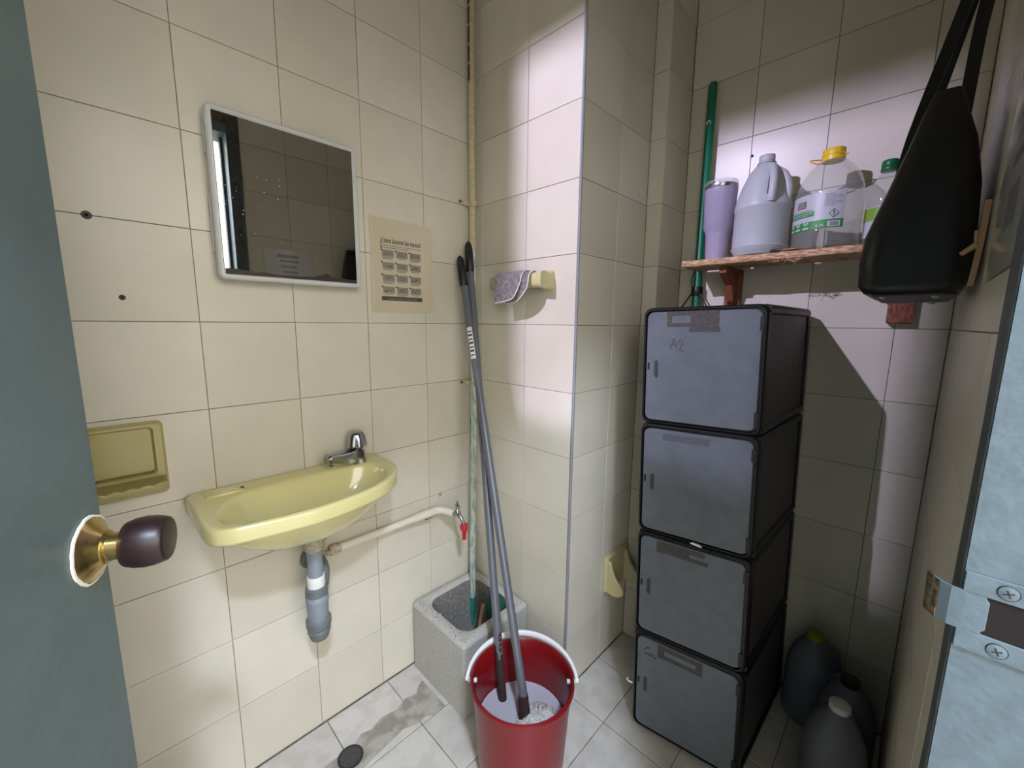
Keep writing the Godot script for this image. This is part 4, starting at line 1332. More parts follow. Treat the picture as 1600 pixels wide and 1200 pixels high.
	for k in 21:
		var f2 := k / 20.0
		var x := lerpf(-0.115, 0.125, f2)
		var sz := 0.018 + 0.004 * f2 + 0.003 * pow(absf(2 * f2 - 1), 3.0)
		var dz := 0.040 - 0.012 * pow(1 - f2, 6.0)
		if k == 0:
			sz *= 0.55
		var rg := PackedVector3Array()
		for p in rrect(sz * 1.5, sz * 2.0, sz * 0.6, 3):
			rg.append(Vector3(x, p.y, dz - p.x))
		cs.append(rg)
	bm.loft(cs, true, range(21).map(func(_i): return 1))
	obj("bar", bm.done(), M.cream, tb)
	for x in [-0.095, 0.105]:
		var po := MB.new()
		po.loft([R2.call(0.050, 0.062, 0.012, x, 0.0, 0.0), R2.call(0.048, 0.058, 0.012, x, 0.0, 0.008), R2.call(0.036, 0.042, 0.012, x, 0.0, 0.03)], true, [1, 1])
		obj("post", po.done(), M.cream, tb)
	# cloth over the bar
	cloth_on_bar()
	# paper holder on the column
	var ph := thing("paper_holder", "cream ceramic paper holder low on the side of the column", "paper holder")
	ph.transform = Transform3D(Basis(Vector3(0, 0, -1), Vector3(0, 1, 0), Vector3(1, 0, 0)), Vector3(0.4525, 0.25, -0.292))
	var bk := MB.new()
	bk.loft([R2.call(0.150, 0.140, 0.010, 0, 0.070, 0.0), R2.call(0.148, 0.138, 0.010, 0, 0.070, 0.008), R2.call(0.140, 0.130, 0.010, 0, 0.070, 0.012)], true, [1, 1])
	obj("back_plate", bk.done(), M.cream, ph)
	for x in [-0.064, 0.052]:
		var ck := MB.new()
		var pp := PackedVector2Array()
		for q in curve([Vector2(0.008, 0.128), Vector2(0.022, 0.120), Vector2(0.030, 0.095), Vector2(0.048, 0.068), Vector2(0.068, 0.050), Vector2(0.076, 0.034), Vector2(0.070, 0.018), Vector2(0.050, 0.006), Vector2(0.028, 0.004), Vector2(0.008, 0.008)], 4):
			pp.append(Vector2(q.x, q.y))
		ck.prism(pp, 0.0, 0.013, Transform3D(Basis(Vector3(0, 0, 1), Vector3(0, 1, 0), Vector3(-1, 0, 0)), Vector3(x + 0.0065, 0, 0)), 0.003)
		obj("cheek", ck.done(), M.cream, ph)
	# screw anchors in the tiles
	for a in [[Vector3(0, 1.402, 0.958), 0.0068, "grey plastic anchor with a screw hole, in the joint above the soap dish", M.slot_green], [Vector3(0, 1.250, 0.923), 0.0048, "small broken dark anchor hole in a tile, left below the mirror", M.rust]]:
		var ac := thing("wall_anchor", a[2], "anchor", a[0])
		var ax := Basis(Vector3(0, 1, 0), Vector3(1, 0, 0), Vector3(0, 0, -1))
		var an := MB.new()
		an.lathe([Vector2(a[1], 0.0), Vector2(a[1] * 0.95, 0.0014), Vector2(a[1] * 0.5, 0.0016), Vector2(a[1] * 0.42, 0.0006)], 16, Vector3.ZERO, ax, false)
		obj("sleeve", an.done(), a[3], ac)
		var hl := MB.new()
		hl.lathe([Vector2(a[1] * 0.46, 0.0003), Vector2(a[1] * 0.4, 0.0008), Vector2(0.0004, 0.0008)], 12, Vector3.ZERO, ax)
		obj("hole", hl.done(), M.hole, ac)
		var rm := MB.new()
		rm.lathe([Vector2(a[1] * 1.15, 0.0), Vector2(a[1] * 1.1, 0.0007), Vector2(a[1] * 0.9, 0.0009)], 14, Vector3.ZERO, ax, false)
		obj("dirty_ring", rm.done(), M.rubber, ac)

func cloth_on_bar() -> void:
	var t := thing("cleaning_cloth", "grey folded cleaning cloth draped over the cream towel bar", "cloth", Vector3(0.258, 1.333, 0.04))
	for layer in 2:
		var nx := 26
		var ny := 34
		var P := []
		var R := 0.0305 - 0.0045 * layer
		for i in nx + 1:
			var u := i / float(nx)
			var x := lerpf(-0.072, 0.040, u) if layer == 0 else lerpf(-0.04, 0.066, u)
			var row := []
			# the front hem hangs long on the left and sweeps up to the right in a curve
			var front := (0.066 + R * PI / 2 - 0.046 * pow(u, 9.0) - 0.012 * u) if layer == 0 else (0.066 + R * PI / 2 - 0.040 * pow(u, 5.0))
			var back := R * PI / 2 + 0.008
			for j in ny + 1:
				var s := lerpf(-front, back, j / float(ny))
				var half := R * PI / 2
				var p := Vector3.ZERO
				if s < -half:
					var d := -s - half
					p = Vector3(0, -d, R + 0.006 * sin(d * 40.0) + 0.10 * d * d * (6.0 - 5.0 * u) * (1.0 if layer == 0 else 0.4))
				elif s > half:
					p = Vector3(0, half - s, -R)
				else:
					p = Vector3(0, R * cos(s / R), -R * sin(s / R))
				var drop := clampf(-p.y / 0.07, 0.0, 1.0) if p.z > 0.0 else 0.0
				p.x = x + 0.010 * drop * (1.0 - u) - (0.006 * u if layer == 0 else 0.030 * u) * drop * drop
				p.z = maxf(p.z, -0.0365) - 0.008 * layer * drop
				row.append(p)
			P.append(row)
		cloth_sheet(t, P, "cloth" if layer == 0 else "fold", M.cloth, 0.0032)
		var h := MB.new()
		var edge := []
		for i in nx + 1:
			edge.append(P[i][0] + Vector3(0, 0, 0.0008))
		for j in ny / 2 + 2:
			edge.append(P[nx][j + 1] + Vector3(0.0012, 0, 0.0006))
		h.tube(edge, 0.0021, 6)
		obj("hem", h.done(), M.cloth_hem, t)

func cloth_sheet(t: Node3D, P: Array, called: String, m: Material, th: float) -> void:
	var nx := P.size() - 1
	var ny: int = P[0].size() - 1
	var N := []
	for i in nx + 1:
		var r := []
		for j in ny + 1:
			var du: Vector3 = P[mini(i + 1, nx)][j] - P[maxi(i - 1, 0)][j]
			var dv: Vector3 = P[i][mini(j + 1, ny)] - P[i][maxi(j - 1, 0)]
			r.append(du.cross(dv).normalized())
		N.append(r)
	var b := MB.new()
	for i in nx:
		for j in ny:
			var o := th / 2
			b.quad(P[i][j] + N[i][j] * o, P[i + 1][j] + N[i + 1][j] * o, P[i + 1][j + 1] + N[i + 1][j + 1] * o, P[i][j + 1] + N[i][j + 1] * o, 1)
			b.quad(P[i + 1][j] - N[i + 1][j] * o, P[i][j] - N[i][j] * o, P[i][j + 1] - N[i][j + 1] * o, P[i + 1][j + 1] - N[i + 1][j + 1] * o, 2)
	for i in nx:
		for j in [0, ny]:
			b.quad(P[i][j] - N[i][j] * th / 2, P[i + 1][j] - N[i + 1][j] * th / 2, P[i + 1][j] + N[i + 1][j] * th / 2, P[i][j] + N[i][j] * th / 2, 3 + j)
	for j in ny:
		for i in [0, nx]:
			b.quad(P[i][j] - N[i][j] * th / 2, P[i][j + 1] - N[i][j + 1] * th / 2, P[i][j + 1] + N[i][j + 1] * th / 2, P[i][j] + N[i][j] * th / 2, 40 + i)
	obj(called, b.done(), m, t)
# ------------------------------------------------------------------ shelf
const SHELF_Y := 1.409
func shelf_things() -> void:
	var t := thing("wall_shelf", "rough wooden shelf board on brackets above the lockers", "shelf", Vector3(0.85, SHELF_Y, -0.455))
	var b := MB.new()
	var n := 40
	var top := []
	var rg := []
	var rr := RandomNumberGenerator.new()
	rr.seed = 4
	for k in n + 1:
		var x := lerpf(-0.265, 0.33, k / float(n))
		var zf := 0.072 + 0.0022 * sin(x * 60.0) + rr.randf_range(-0.001, 0.001)
		rg.append(PackedVector3Array([Vector3(x, -0.019, -0.0645), Vector3(x, -0.0005, -0.0645), Vector3(x, 0.0, -0.063), Vector3(x, 0.0, zf - 0.002), Vector3(x, -0.002, zf), Vector3(x, -0.017 + rr.randf_range(-0.001, 0.001), zf + 0.001), Vector3(x, -0.019, zf - 0.001)]))
	for r in rg:
		r.reverse()
	for r in rg:
		r.reverse()
	b.loft(rg, true, range(n).map(func(_i): return 2))
	obj("board", b.done(), M.wood_edge, t)
	for x in [[-0.152, 0.023], [0.262, 0.0255]]:
		var k := MB.new()
		k.box(Vector3(x[0], -0.107, -0.088), Vector3(x[1] * 2.0, 0.172, 0.026), 0.003)
		obj("bracket", k.done(), M.wood_red, t)
		var a := MB.new()
		var pp := PackedVector2Array([Vector2(0.0, 0.0), Vector2(0.115, 0.0), Vector2(0.115, -0.022), Vector2(0.05, -0.055), Vector2(0.022, -0.105), Vector2(0.0, -0.12)])
		a.prism(pp, -0.011, 0.011, Transform3D(Basis(Vector3(0, 0, 1), Vector3(0, 1, 0), Vector3(-1, 0, 0)), Vector3(x[0] + 0.002, -0.0195, -0.075)), 0.002)
		obj("bracket_arm", a.done(), M.wood_red, t)
	var fr := MB.new()
	for k in 30:
		var x := rr.randf_range(-0.02, 0.055)
		fr.tube([Vector3(x, -0.012, 0.072), Vector3(x + rr.randf_range(-0.006, 0.006), -0.020 - rr.randf() * 0.006, 0.076), Vector3(x + rr.randf_range(-0.01, 0.01), -0.022 - rr.randf() * (0.018 if k % 5 == 0 else 0.006), 0.077)], 0.0006, 4)
	tag(obj("splinters", fr.done(), M.wood_edge, t), "", "", "", "stuff")
	var Y := SHELF_Y + 0.0003
	# tumbler
	var tu := thing("tumbler", "lavender steel tumbler with a clear lid at the left end of the shelf", "tumbler", Vector3(0.668, Y, -0.44))
	var m := MB.new()
	m.lathe([Vector2(0.026, 0.0), Vector2(0.0305, 0.002), Vector2(0.0322, 0.02), Vector2(0.0345, 0.075), Vector2(0.037, 0.088), Vector2(0.0425, 0.098), Vector2(0.0455, 0.19), Vector2(0.0462, 0.192), Vector2(0.0470, 0.212), Vector2(0.044, 0.213)], 48)
	obj("cup", m.done(), M.lavender, tu)
	var sr := MB.new()
	sr.lathe([Vector2(0.0462, 0.2125), Vector2(0.0468, 0.214), Vector2(0.0468, 0.223), Vector2(0.0445, 0.224)], 48)
	obj("steel_rim", sr.done(), M.steel, tu)
	var ld := MB.new()
	ld.lathe([Vector2(0.0440, 0.222), Vector2(0.0472, 0.224), Vector2(0.0476, 0.231), Vector2(0.046, 0.234), Vector2(0.041, 0.2345), Vector2(0.040, 0.230), Vector2(0.001, 0.230)], 48)
	obj("lid", ld.done(), M.lid_clear, tu)
	var tab := MB.new()
	tab.box(Vector3(-0.022, 0.2345, 0.02), Vector3(0.016, 0.007, 0.02), 0.002)
	obj("slider", tab.done(), M.black_plastic, tu)
	# white jug
	var j := thing("plastic_jug", "opaque white plastic jug with a looped handle, on the shelf beside the tumbler", "jug", Vector3(0.787, Y, -0.44))
	var jb := MB.new()
	jb.lathe([Vector2(0.056, 0.0), Vector2(0.063, 0.002), Vector2(0.0725, 0.020), Vector2(0.0735, 0.024), Vector2(0.0715, 0.026), Vector2(0.0712, 0.128), Vector2(0.0735, 0.131), Vector2(0.0738, 0.137), Vector2(0.0715, 0.145), Vector2(0.066, 0.168), Vector2(0.056, 0.20), Vector2(0.043, 0.232), Vector2(0.028, 0.252), Vector2(0.0205, 0.258), Vector2(0.0195, 0.262)], 56, Vector3.ZERO, Basis.IDENTITY, true, func(a, y): return 1.0 + (0.035 * cos(a * 4.0) * clampf((y - 0.14) * 20.0, 0, 1) * clampf((0.25 - y) * 20.0, 0, 1)))
	obj("body", jb.done(), M.jug, j)
	var jc := MB.new()
	jc.lathe([Vector2(0.0235, 0.258), Vector2(0.0240, 0.260), Vector2(0.0195, 0.262), Vector2(0.0195, 0.264), Vector2(0.0205, 0.265), Vector2(0.0205, 0.279), Vector2(0.019, 0.281), Vector2(0.001, 0.2815)], 40, Vector3.ZERO, Basis.IDENTITY, true, func(a, y): return 1.0 + (0.015 * cos(a * 28.0) if y > 0.2645 and y < 0.28 else 0.0))
	obj("cap", jc.done(), M.jug, j)
	var jh := MB.new()
	jh.tube(curve([Vector3(0.012, 0.246, 0.014), Vector3(0.026, 0.236, 0.034), Vector3(0.035, 0.205, 0.053), Vector3(0.037, 0.170, 0.063), Vector3(0.035, 0.140, 0.060)], 6), 0.0105, 14)
	obj("handle", jh.done(), M.jug, j)
	var jh2 := MB.new()
	jh2.tube(curve([Vector3(0.026, 0.236, 0.002), Vector3(0.050, 0.215, 0.008), Vector3(0.062, 0.180, 0.010), Vector3(0.060, 0.145, 0.010)], 6), 0.012, 12)
	obj("shoulder", jh2.done(), M.jug, j)
	var js := MB.new()
	js.tube([Vector3(0.023, 0.222, 0.046), Vector3(0.026, 0.195, 0.0565), Vector3(0.026, 0.160, 0.0655)], [0.001, 0.0028, 0.002], 8)
	obj("handle_gap", js.done(), M.slot_green, j)
	vinegar(Vector3(0.942, Y, -0.445))
	# small bottle behind the bag
	var s := thing("small_bottle", "clear bottle with a dark green cap on the shelf, half hidden by the black bag", "bottle", Vector3(1.056, Y, -0.465))
	var sb := MB.new()
	sb.lathe([Vector2(0.030, 0.0), Vector2(0.036, 0.004), Vector2(0.037, 0.06), Vector2(0.0355, 0.075), Vector2(0.037, 0.09), Vector2(0.0365, 0.115), Vector2(0.030, 0.150), Vector2(0.018, 0.176), Vector2(0.0135, 0.182), Vector2(0.013, 0.195)], 40, Vector3.ZERO, Basis.IDENTITY, true)
	obj("body", sb.done(), M.pet, s)
	var sc := MB.new()
	sc.lathe([Vector2(0.0165, 0.183), Vector2(0.0172, 0.185), Vector2(0.0172, 0.190), Vector2(0.0160, 0.192), Vector2(0.0168, 0.194), Vector2(0.0168, 0.206), Vector2(0.015, 0.208), Vector2(0.001, 0.2085)], 36, Vector3.ZERO, Basis.IDENTITY, true, func(a, y): return 1.0 + (0.02 * cos(a * 24.0) if y > 0.1935 and y < 0.207 else 0.0))
	obj("cap", sc.done(), M.cap_green, s)
	wrap_label(s, "label", 0.0374, 0.022, 0.095, -2.6, 0.6, M.label_white)
	wrap_label(s, "label_band", 0.0378, 0.062, 0.093, -2.6, 0.6, M.label_lime)
	# bits lying on the shelf
	var ck := MB.new()
	ck.box(Vector3(0.0, 0.005, 0), Vector3(0.026, 0.010, 0.014), 0.002)
	var cko := obj("wood_chip", ck.done(), M.cream, null, Vector3(0.812, Y, -0.392))
	cko.rotation.y = 0.3
	cko.material_override = mat(rgb(176, 146, 86), 0.7)
	tag(cko, "small tan wood chip lying at the front edge of the shelf by the jug", "chip")
	var dk := MB.new()
	dk.tube(curve([Vector3(-0.008, 0.004, 0), Vector3(0.0, 0.007, 0.003), Vector3(0.008, 0.003, 0.002), Vector3(0.016, 0.002, -0.002)], 4), 0.0028, 8)
	tag(obj("dark_scrap", dk.done(), M.rubber, null, Vector3(0.838, Y, -0.392)), "dark crumpled scrap on the shelf beside the tan wood chip", "scrap")
	var st := MB.new()
	var q := []
	for k in 40:
		var a := k * 0.55
		q.append(Vector3(0.012 * cos(a) * (1.0 - k * 0.008) + 0.0006 * k, 0.003 + 0.0028 * absf(sin(k * 0.3)), 0.007 * sin(a)))
	st.tube(q, 0.0020, 6)
	tag(obj("string_coil", st.done(), M.stick, null, Vector3(0.868, Y, -0.392)), "curl of pale string lying on the shelf between jug and vinegar bottle", "string")
	# green pole behind the shelf end
	var gp := thing("green_broom", "green broom handle standing behind the lockers and past the left end of the shelf", "pole", Vector3(0.578, 0.0, -0.535))
	var tp := Vector3(0.006, 1.992, 0.0)
	var g := MB.new()
	g.tube([Vector3(0, 0.001, 0), tp * 0.5, tp - Vector3(0, 0.006, 0), tp], [0.0135, 0.0135, 0.0135, 0.010], 18)
	obj("handle", g.done(), M.green_pole, gp)
	var ns := MB.new()
	ns.tube(arc(Vector3(0.0055, 1.865, 0.0140), Vector3(0.006, 0, 0), Vector3(0, 0.008, 0), -0.4, PI + 0.2, 10), 0.0016, 6)
	obj("worn_mark", ns.done(), M.tape, gp)
	var cl := thing("pole_clip", "black plastic clip with two thin struts, round the green handle above the lockers", "clip", Vector3(0.582, 1.325, -0.535))
	var cb := MB.new()
	cb.lathe([Vector2(0.0185, -0.016), Vector2(0.0195, -0.014), Vector2(0.0195, 0.012), Vector2(0.0185, 0.014)], 8)
	obj("collar", cb.done(), M.black_plastic, cl)
	for s2 in [-1.0, 1.0]:
		var a := MB.new()
		a.tube([Vector3(0.014 * s2, -0.010, 0.012), Vector3(0.030 * s2, -0.035, 0.014), Vector3(0.052 * s2, -0.070, 0.016)], 0.0026, 8)
		obj("strut", a.done(), M.black_plastic, cl)
	var cd := MB.new()
	cd.tube(curve([Vector3(-0.012, 0.012, 0.018), Vector3(-0.014, 0.04, 0.0215), Vector3(-0.008, 0.06, 0.020), Vector3(-0.013, 0.085, 0.0155), Vector3(0.002, 0.105, 0.0165)], 6), 0.0016, 6)
	obj("cord", cd.done(), M.black_plastic, cl)

func wrap_label(t: Node3D, called: String, r: float, y0: float, y1: float, a0: float, a1: float, m: Material) -> MeshInstance3D:
	var b := MB.new()
	var n := 20
	for k in n:
		var p := lerpf(a0, a1, k / float(n))
		var q := lerpf(a0, a1, (k + 1) / float(n))
		var P := Vector3(sin(p) * r, 0, cos(p) * r)
		var Q := Vector3(sin(q) * r, 0, cos(q) * r)
		b.quad(P + Vector3(0, y0, 0), Q + Vector3(0, y0, 0), Q + Vector3(0, y1, 0), P + Vector3(0, y1, 0), 1)
	return obj(called, b.done(), m, t)

func vinegar(at: Vector3) -> void:
	var v := thing("vinegar_bottle", "large clear bottle with a yellow cap and white and green label, on the shelf", "bottle", at)
	var b := MB.new()
	b.lathe([Vector2(0.066, 0.0), Vector2(0.0735, 0.004), Vector2(0.0755, 0.018), Vector2(0.0735, 0.026), Vector2(0.0745, 0.032), Vector2(0.0745, 0.052), Vector2(0.0725, 0.056), Vector2(0.0745, 0.060), Vector2(0.0745, 0.076), Vector2(0.0725, 0.080), Vector2(0.0745, 0.084), Vector2(0.0745, 0.102), Vector2(0.0725, 0.106), Vector2(0.0745, 0.110), Vector2(0.0745, 0.138), Vector2(0.0735, 0.146), Vector2(0.072, 0.158), Vector2(0.064, 0.182), Vector2(0.051, 0.206), Vector2(0.034, 0.224), Vector2(0.0235, 0.231), Vector2(0.0215, 0.236)], 64, Vector3.ZERO, Basis.IDENTITY, true, func(a, y): return 1.0 + 0.012 * cos(a * 12.0) * clampf((y - 0.15) * 30.0, 0, 1) * clampf((0.225 - y) * 30.0, 0, 1))
	obj("body", b.done(), M.pet, v)
	var c := MB.new()
	c.lathe([Vector2(0.0245, 0.228), Vector2(0.0255, 0.229), Vector2(0.0255, 0.237), Vector2(0.0235, 0.238), Vector2(0.0235, 0.241), Vector2(0.0245, 0.242), Vector2(0.0245, 0.256), Vector2(0.023, 0.258), Vector2(0.001, 0.2585)], 44, Vector3.ZERO, Basis.IDENTITY, true, func(a, y): return 1.0 + (0.018 * cos(a * 30.0) if y > 0.2415 and y < 0.257 else 0.0))
	obj("cap", c.done(), M.cap_yellow, v)
	var g := MB.new()
	g.tube([Vector3(-0.024, 0.235, 0.010), Vector3(-0.046, 0.236, 0.020), Vector3(-0.0475, 0.2335, 0.021), Vector3(-0.030, 0.222, 0.024), Vector3(-0.014, 0.2255, 0.022)], 0.0019, 8)
	g.tube([Vector3(0.020, 0.243, 0.014), Vector3(0.031, 0.238, 0.012), Vector3(0.022, 0.231, 0.012)], 0.0019, 8)
	obj("carry_ring", g.done(), M.cap_ring, v)
	# label: angle 0 looks to +z; the camera sees it from slightly right
	var R := 0.0757
	var a0 := -1.22
	var a1 := 0.62
	wrap_label(v, "label", R, 0.047, 0.137, a0, a1, M.label_white)
	wrap_label(v, "label_band", R + 0.0003, 0.047, 0.068, a0, a1, M.label_green)
	wrap_label(v, "label_stripe", R + 0.0003, 0.080, 0.0935, a0 + 0.06, -0.22, M.label_green)
	wrap_label(v, "stripe_print", R + 0.0005, 0.0880, 0.0896, a0 + 0.14, -0.27, M.label_white)
	wrap_label(v, "stripe_print", R + 0.0005, 0.0838, 0.0850, a0 + 0.14, -0.42, M.label_white)
	wrap_label(v, "emblem", R + 0.0004, 0.104, 0.1215, -0.86, -0.50, M.label_brown)
	wrap_label(v, "emblem_print", R + 0.0006, 0.1155, 0.1175, -0.82, -0.56, M.label_white)
	wrap_label(v, "emblem_print", R + 0.0006, 0.1085, 0.1105, -0.80, -0.54, M.label_white)
	for k in 7:
		wrap_label(v, "small_print", R + 0.0004, 0.1005 + 0.0046 * k, 0.1026 + 0.0046 * k, 0.05, 0.53 - (0.2 if k % 3 == 0 else 0.0), M.label_grey)
	wrap_label(v, "barcode_panel", R + 0.0005, 0.0500, 0.0635, 0.18, 0.53, M.label_white)
	for k in 9:
		wrap_label(v, "barcode_bar", R + 0.0007, 0.0520, 0.0615, 0.24 + 0.027 * k, 0.24 + 0.027 * k + (0.016 if k % 3 else 0.010), M.ink)
	for k in 3:
		var a := -1.05 + 0.30 * k
		wrap_label(v, "badge", R + 0.0005, 0.0495, 0.0540, a - 0.10, a + 0.10, M.label_white)
		label_disc(v, R + 0.0006, a, 0.0655, 0.0068, M.label_white, "badge_disc")
		label_disc(v, R + 0.0008, a, 0.0655, 0.0042, M.label_grey, "badge_mark")
	# hazard diamond with !
	var hz := MB.new()
	var A := 0.33
	var y := 0.082
	var s := 0.0105
	var co := [Vector2(0, s), Vector2(s, 0), Vector2(0, -s), Vector2(-s, 0), Vector2(0, s)]
	for i in 4:
		hz.tube([lab(R + 0.0006, A, y, co[i]), lab(R + 0.0006, A, y, co[i + 1])], 0.0006, 5)
	hz.tube([lab(R + 0.0006, A, y, Vector2(0, 0.0056)), lab(R + 0.0006, A, y, Vector2(0, -0.0016))], [0.0015, 0.0008], 6)
	hz.tube([lab(R + 0.0006, A, y, Vector2(0, -0.0036)), lab(R + 0.0006, A, y, Vector2(0, -0.0056))], 0.0011, 6)
	obj("hazard_mark", hz.done(), M.ink, v)
	curved_text(v, "VINAL LIMPIEZA", R + 0.0004, -1.14, -0.30, 0.0965, 0.0052, M.label_grey)
	curved_text(v, "3.7L", R + 0.0006, -0.15, 0.10, 0.0545, 0.0085, M.label_white)

func lab(r: float, a: float, y: float, o: Vector2) -> Vector3:
	var aa := a + o.x / r
	return Vector3(sin(aa) * r, y + o.y, cos(aa) * r)

func label_disc(t: Node3D, r: float, a: float, y: float, rad: float, m: Material, called: String) -> void:
	var rg := PackedVector3Array()
	for k in 16:
		var p := TAU * k / 16
		rg.append(lab(r, a, y, Vector2(cos(p), sin(p)) * rad))
	var b := MB.new()
	b.cap(rg)
	obj(called, b.done(), m, t)

func curved_text(t: Node3D, s: String, r: float, a0: float, a1: float, y: float, size: float, m: Material) -> void:
	# letters of one string as one mesh bent round the bottle
	var tm := text(s, size, 0.0002)
	var ar := tm.surface_get_arrays(0)
	var vs: PackedVector3Array = ar[Mesh.ARRAY_VERTEX]
	var ns: PackedVector3Array = ar[Mesh.ARRAY_NORMAL]
	var ab := tm.get_aabb()
	for i in vs.size():
		var f := (vs[i].x - ab.position.x) / ab.size.x
		var a := lerpf(a0, a1, f)
		var rr := r + 0.0001 + vs[i].z
		vs[i] = Vector3(sin(a) * rr, y + vs[i].y, cos(a) * rr)
		var n := ns[i]
		ns[i] = Vector3(sin(a), 0, cos(a)) * n.z + Vector3(cos(a), 0, -sin(a)) * n.x + Vector3(0, n.y, 0)
	ar[Mesh.ARRAY_VERTEX] = vs
	ar[Mesh.ARRAY_NORMAL] = ns
	ar[Mesh.ARRAY_TANGENT] = null
	var am := ArrayMesh.new()
	am.add_surface_from_arrays(Mesh.PRIMITIVE_TRIANGLES, ar)
	obj("lettering", am, m, t)

# ------------------------------------------------------------------ bag and right wall
func bag_and_right_wall() -> void:
	var t := thing("tote_bag", "black leather tote bag hanging from its straps on the right wall", "bag", Vector3(1.13, 1.262, -0.14))
	var b := MB.new()
	# y, x0, x1, z0 (far), z1 (near)
	var S := [[0.0, 1.088, 1.186, -0.285, 0.005], [0.004, 1.074, 1.196, -0.298, 0.018], [0.016, 1.066, 1.200, -0.304, 0.024], [0.055, 1.060, 1.201, -0.305, 0.024], [0.10, 1.066, 1.200, -0.303, 0.021], [0.17, 1.084, 1.195, -0.298, 0.012], [0.24, 1.103, 1.182, -0.292, 0.002], [0.295, 1.119, 1.166, -0.288, -0.008], [0.318, 1.126, 1.158, -0.286, -0.014]]
	var rings := []
	for s in S:
		var w: float = s[2] - s[1]
		var d: float = s[4] - s[3]
		var r := PackedVector3Array()
		for p in rrect(w, d, minf(w * 0.32, 0.032), 6):
			var q := Vector3((s[1] + s[2]) / 2 + p.x - 1.13, s[0], (s[3] + s[4]) / 2 - p.y + 0.14)
			# soft wrinkles
			q.x += 0.002 * sin(q.y * 70.0 + q.z * 30.0) * (1.0 - s[0] * 2.0)
			r.append(q)
		rings.append(r)
	b.loft(rings, true, [1, 1, 1, 1, 1, 1, 1, 1])
	obj("body", b.done(), M.leather, t)
	var bt := MB.new()
	var bp := PackedVector2Array()
	for p in rrect(0.104, 0.292, 0.02, 5):
		bp.append(p)
	bt.prism(bp, 0.0, 0.004, Transform3D(Basis(Vector3(1, 0, 0), Vector3(0, 0, -1), Vector3(0, 1, 0)), Vector3(0.007, -0.0025, 0.0)), 0.001)
	obj("base", bt.done(), M.leather_edge, t)
	for p in [Vector3(-0.03, -0.004, 0.12), Vector3(0.035, -0.004, 0.12), Vector3(-0.03, -0.004, -0.12), Vector3(0.035, -0.004, -0.12)]:
		var st := MB.new()
		st.lathe([Vector2(0.002, -0.003), Vector2(0.0055, -0.001), Vector2(0.0055, 0.003)], 14, p)
		obj("stud", st.done(), M.stud, t)
	var hook := Vector3(0.052, 0.62, 0.0)
	for sd in [[-0.022, 0.255], [0.033, 0.245]]:
		var x: float = sd[0]
		var y: float = sd[1]
		var s := MB.new()
		var pts := [Vector3(x - 0.010, y - 0.06, 0.085), Vector3(x + 0.000, y + 0.02, 0.082)]
		pts.append(Vector3(x, y + 0.02, 0.082).lerp(hook, 0.5) + Vector3(-0.004, 0, 0.006))
		pts.append(hook + Vector3(-0.012 if x < 0 else 0.0, -0.02, 0.018))
		pts.append(hook + Vector3(-0.012 if x < 0 else 0.0, 0.004, 0.0))
		pts.append(hook + Vector3(-0.012 if x < 0 else 0.0, -0.02, -0.018))
		pts.append(Vector3(x, y + 0.02, -0.082).lerp(hook, 0.5) + Vector3(-0.004, 0, -0.006))
		pts.append(Vector3(x + 0.000, y + 0.02, -0.082))
		pts.append(Vector3(x - 0.010, y - 0.06, -0.085))
		s.strap(curve(pts, 5), Vector3(1, 0, 0), 0.017, 0.005)
		obj("strap", s.done(), M.leather, t)
	# hook
	var h := thing("wall_hook", "metal hook high on the right wall, holding the black bag", "hook", Vector3(1.209, 1.88, -0.14))
	var hm := MB.new()
	hm.tube(curve([Vector3(-0.001, 0.012, 0), Vector3(-0.02, 0.006, 0), Vector3(-0.034, -0.008, 0), Vector3(-0.05, -0.006, 0), Vector3(-0.056, 0.010, 0)], 5), 0.004, 10)
	obj("hook_wire", hm.done(), M.steel, h)
	var hp := MB.new()
	hp.box(Vector3(-0.002, 0.0, 0), Vector3(0.003, 0.05, 0.02), 0.001)
	obj("hook_plate", hp.done(), M.steel, h)
	# notice in a plastic sleeve
	var n := thing("wall_notice", "white printed notice in a clear plastic sleeve on the right wall near the door frame", "notice")
	n.transform = Transform3D(Basis(Vector3(0, 0, 1), Vector3(0, 1, 0), Vector3(-1, 0, 0)), Vector3(1.2075, 1.27, 0.255))
	var pm := MB.new()
	pm.box(Vector3(0, 0.14, 0.0004), Vector3(0.215, 0.28, 0.0008))
	obj("paper", pm.done(), mat(rgb(214, 214, 212), 0.4), n)
	var fm := MB.new()
	for k in 10:
		var y0 := -0.005 + 0.029 * k
		fm.quad(Vector3(-0.115, y0, 0.001 + 0.002 * absf(sin(k * 1.3))), Vector3(0.03, y0, 0.002), Vector3(0.03, y0 + 0.029, 0.002), Vector3(-0.115, y0 + 0.029, 0.001 + 0.002 * absf(sin((k + 1) * 1.3))), 1)
		fm.quad(Vector3(0.03, y0, 0.002), Vector3(0.115, y0, 0.0012), Vector3(0.115, y0 + 0.029, 0.0012), Vector3(0.03, y0 + 0.029, 0.002), 1)
	obj("sleeve", fm.done(), M.film, n)
	var pg := MB.new()
	pg.box(Vector3(0.002, 0.252, 0.0011), Vector3(0.10, 0.016, 0.0004))
	for k in 5:
		pg.box(Vector3(-0.004 + 0.006 * (k % 2), 0.228 - 0.026 * k, 0.0011), Vector3(0.086 - 0.01 * (k % 3), 0.012, 0.0004))
	pg.box(Vector3(0.0, 0.07, 0.0011), Vector3(0.07, 0.045, 0.0004))
	obj("print", pg.done(), mat(rgb(160, 160, 162), 0.5), n)
	# wooden peg strip
	var w := thing("peg_strip", "thin pale wooden strip with a small peg, on the right wall beside the bag", "peg strip")
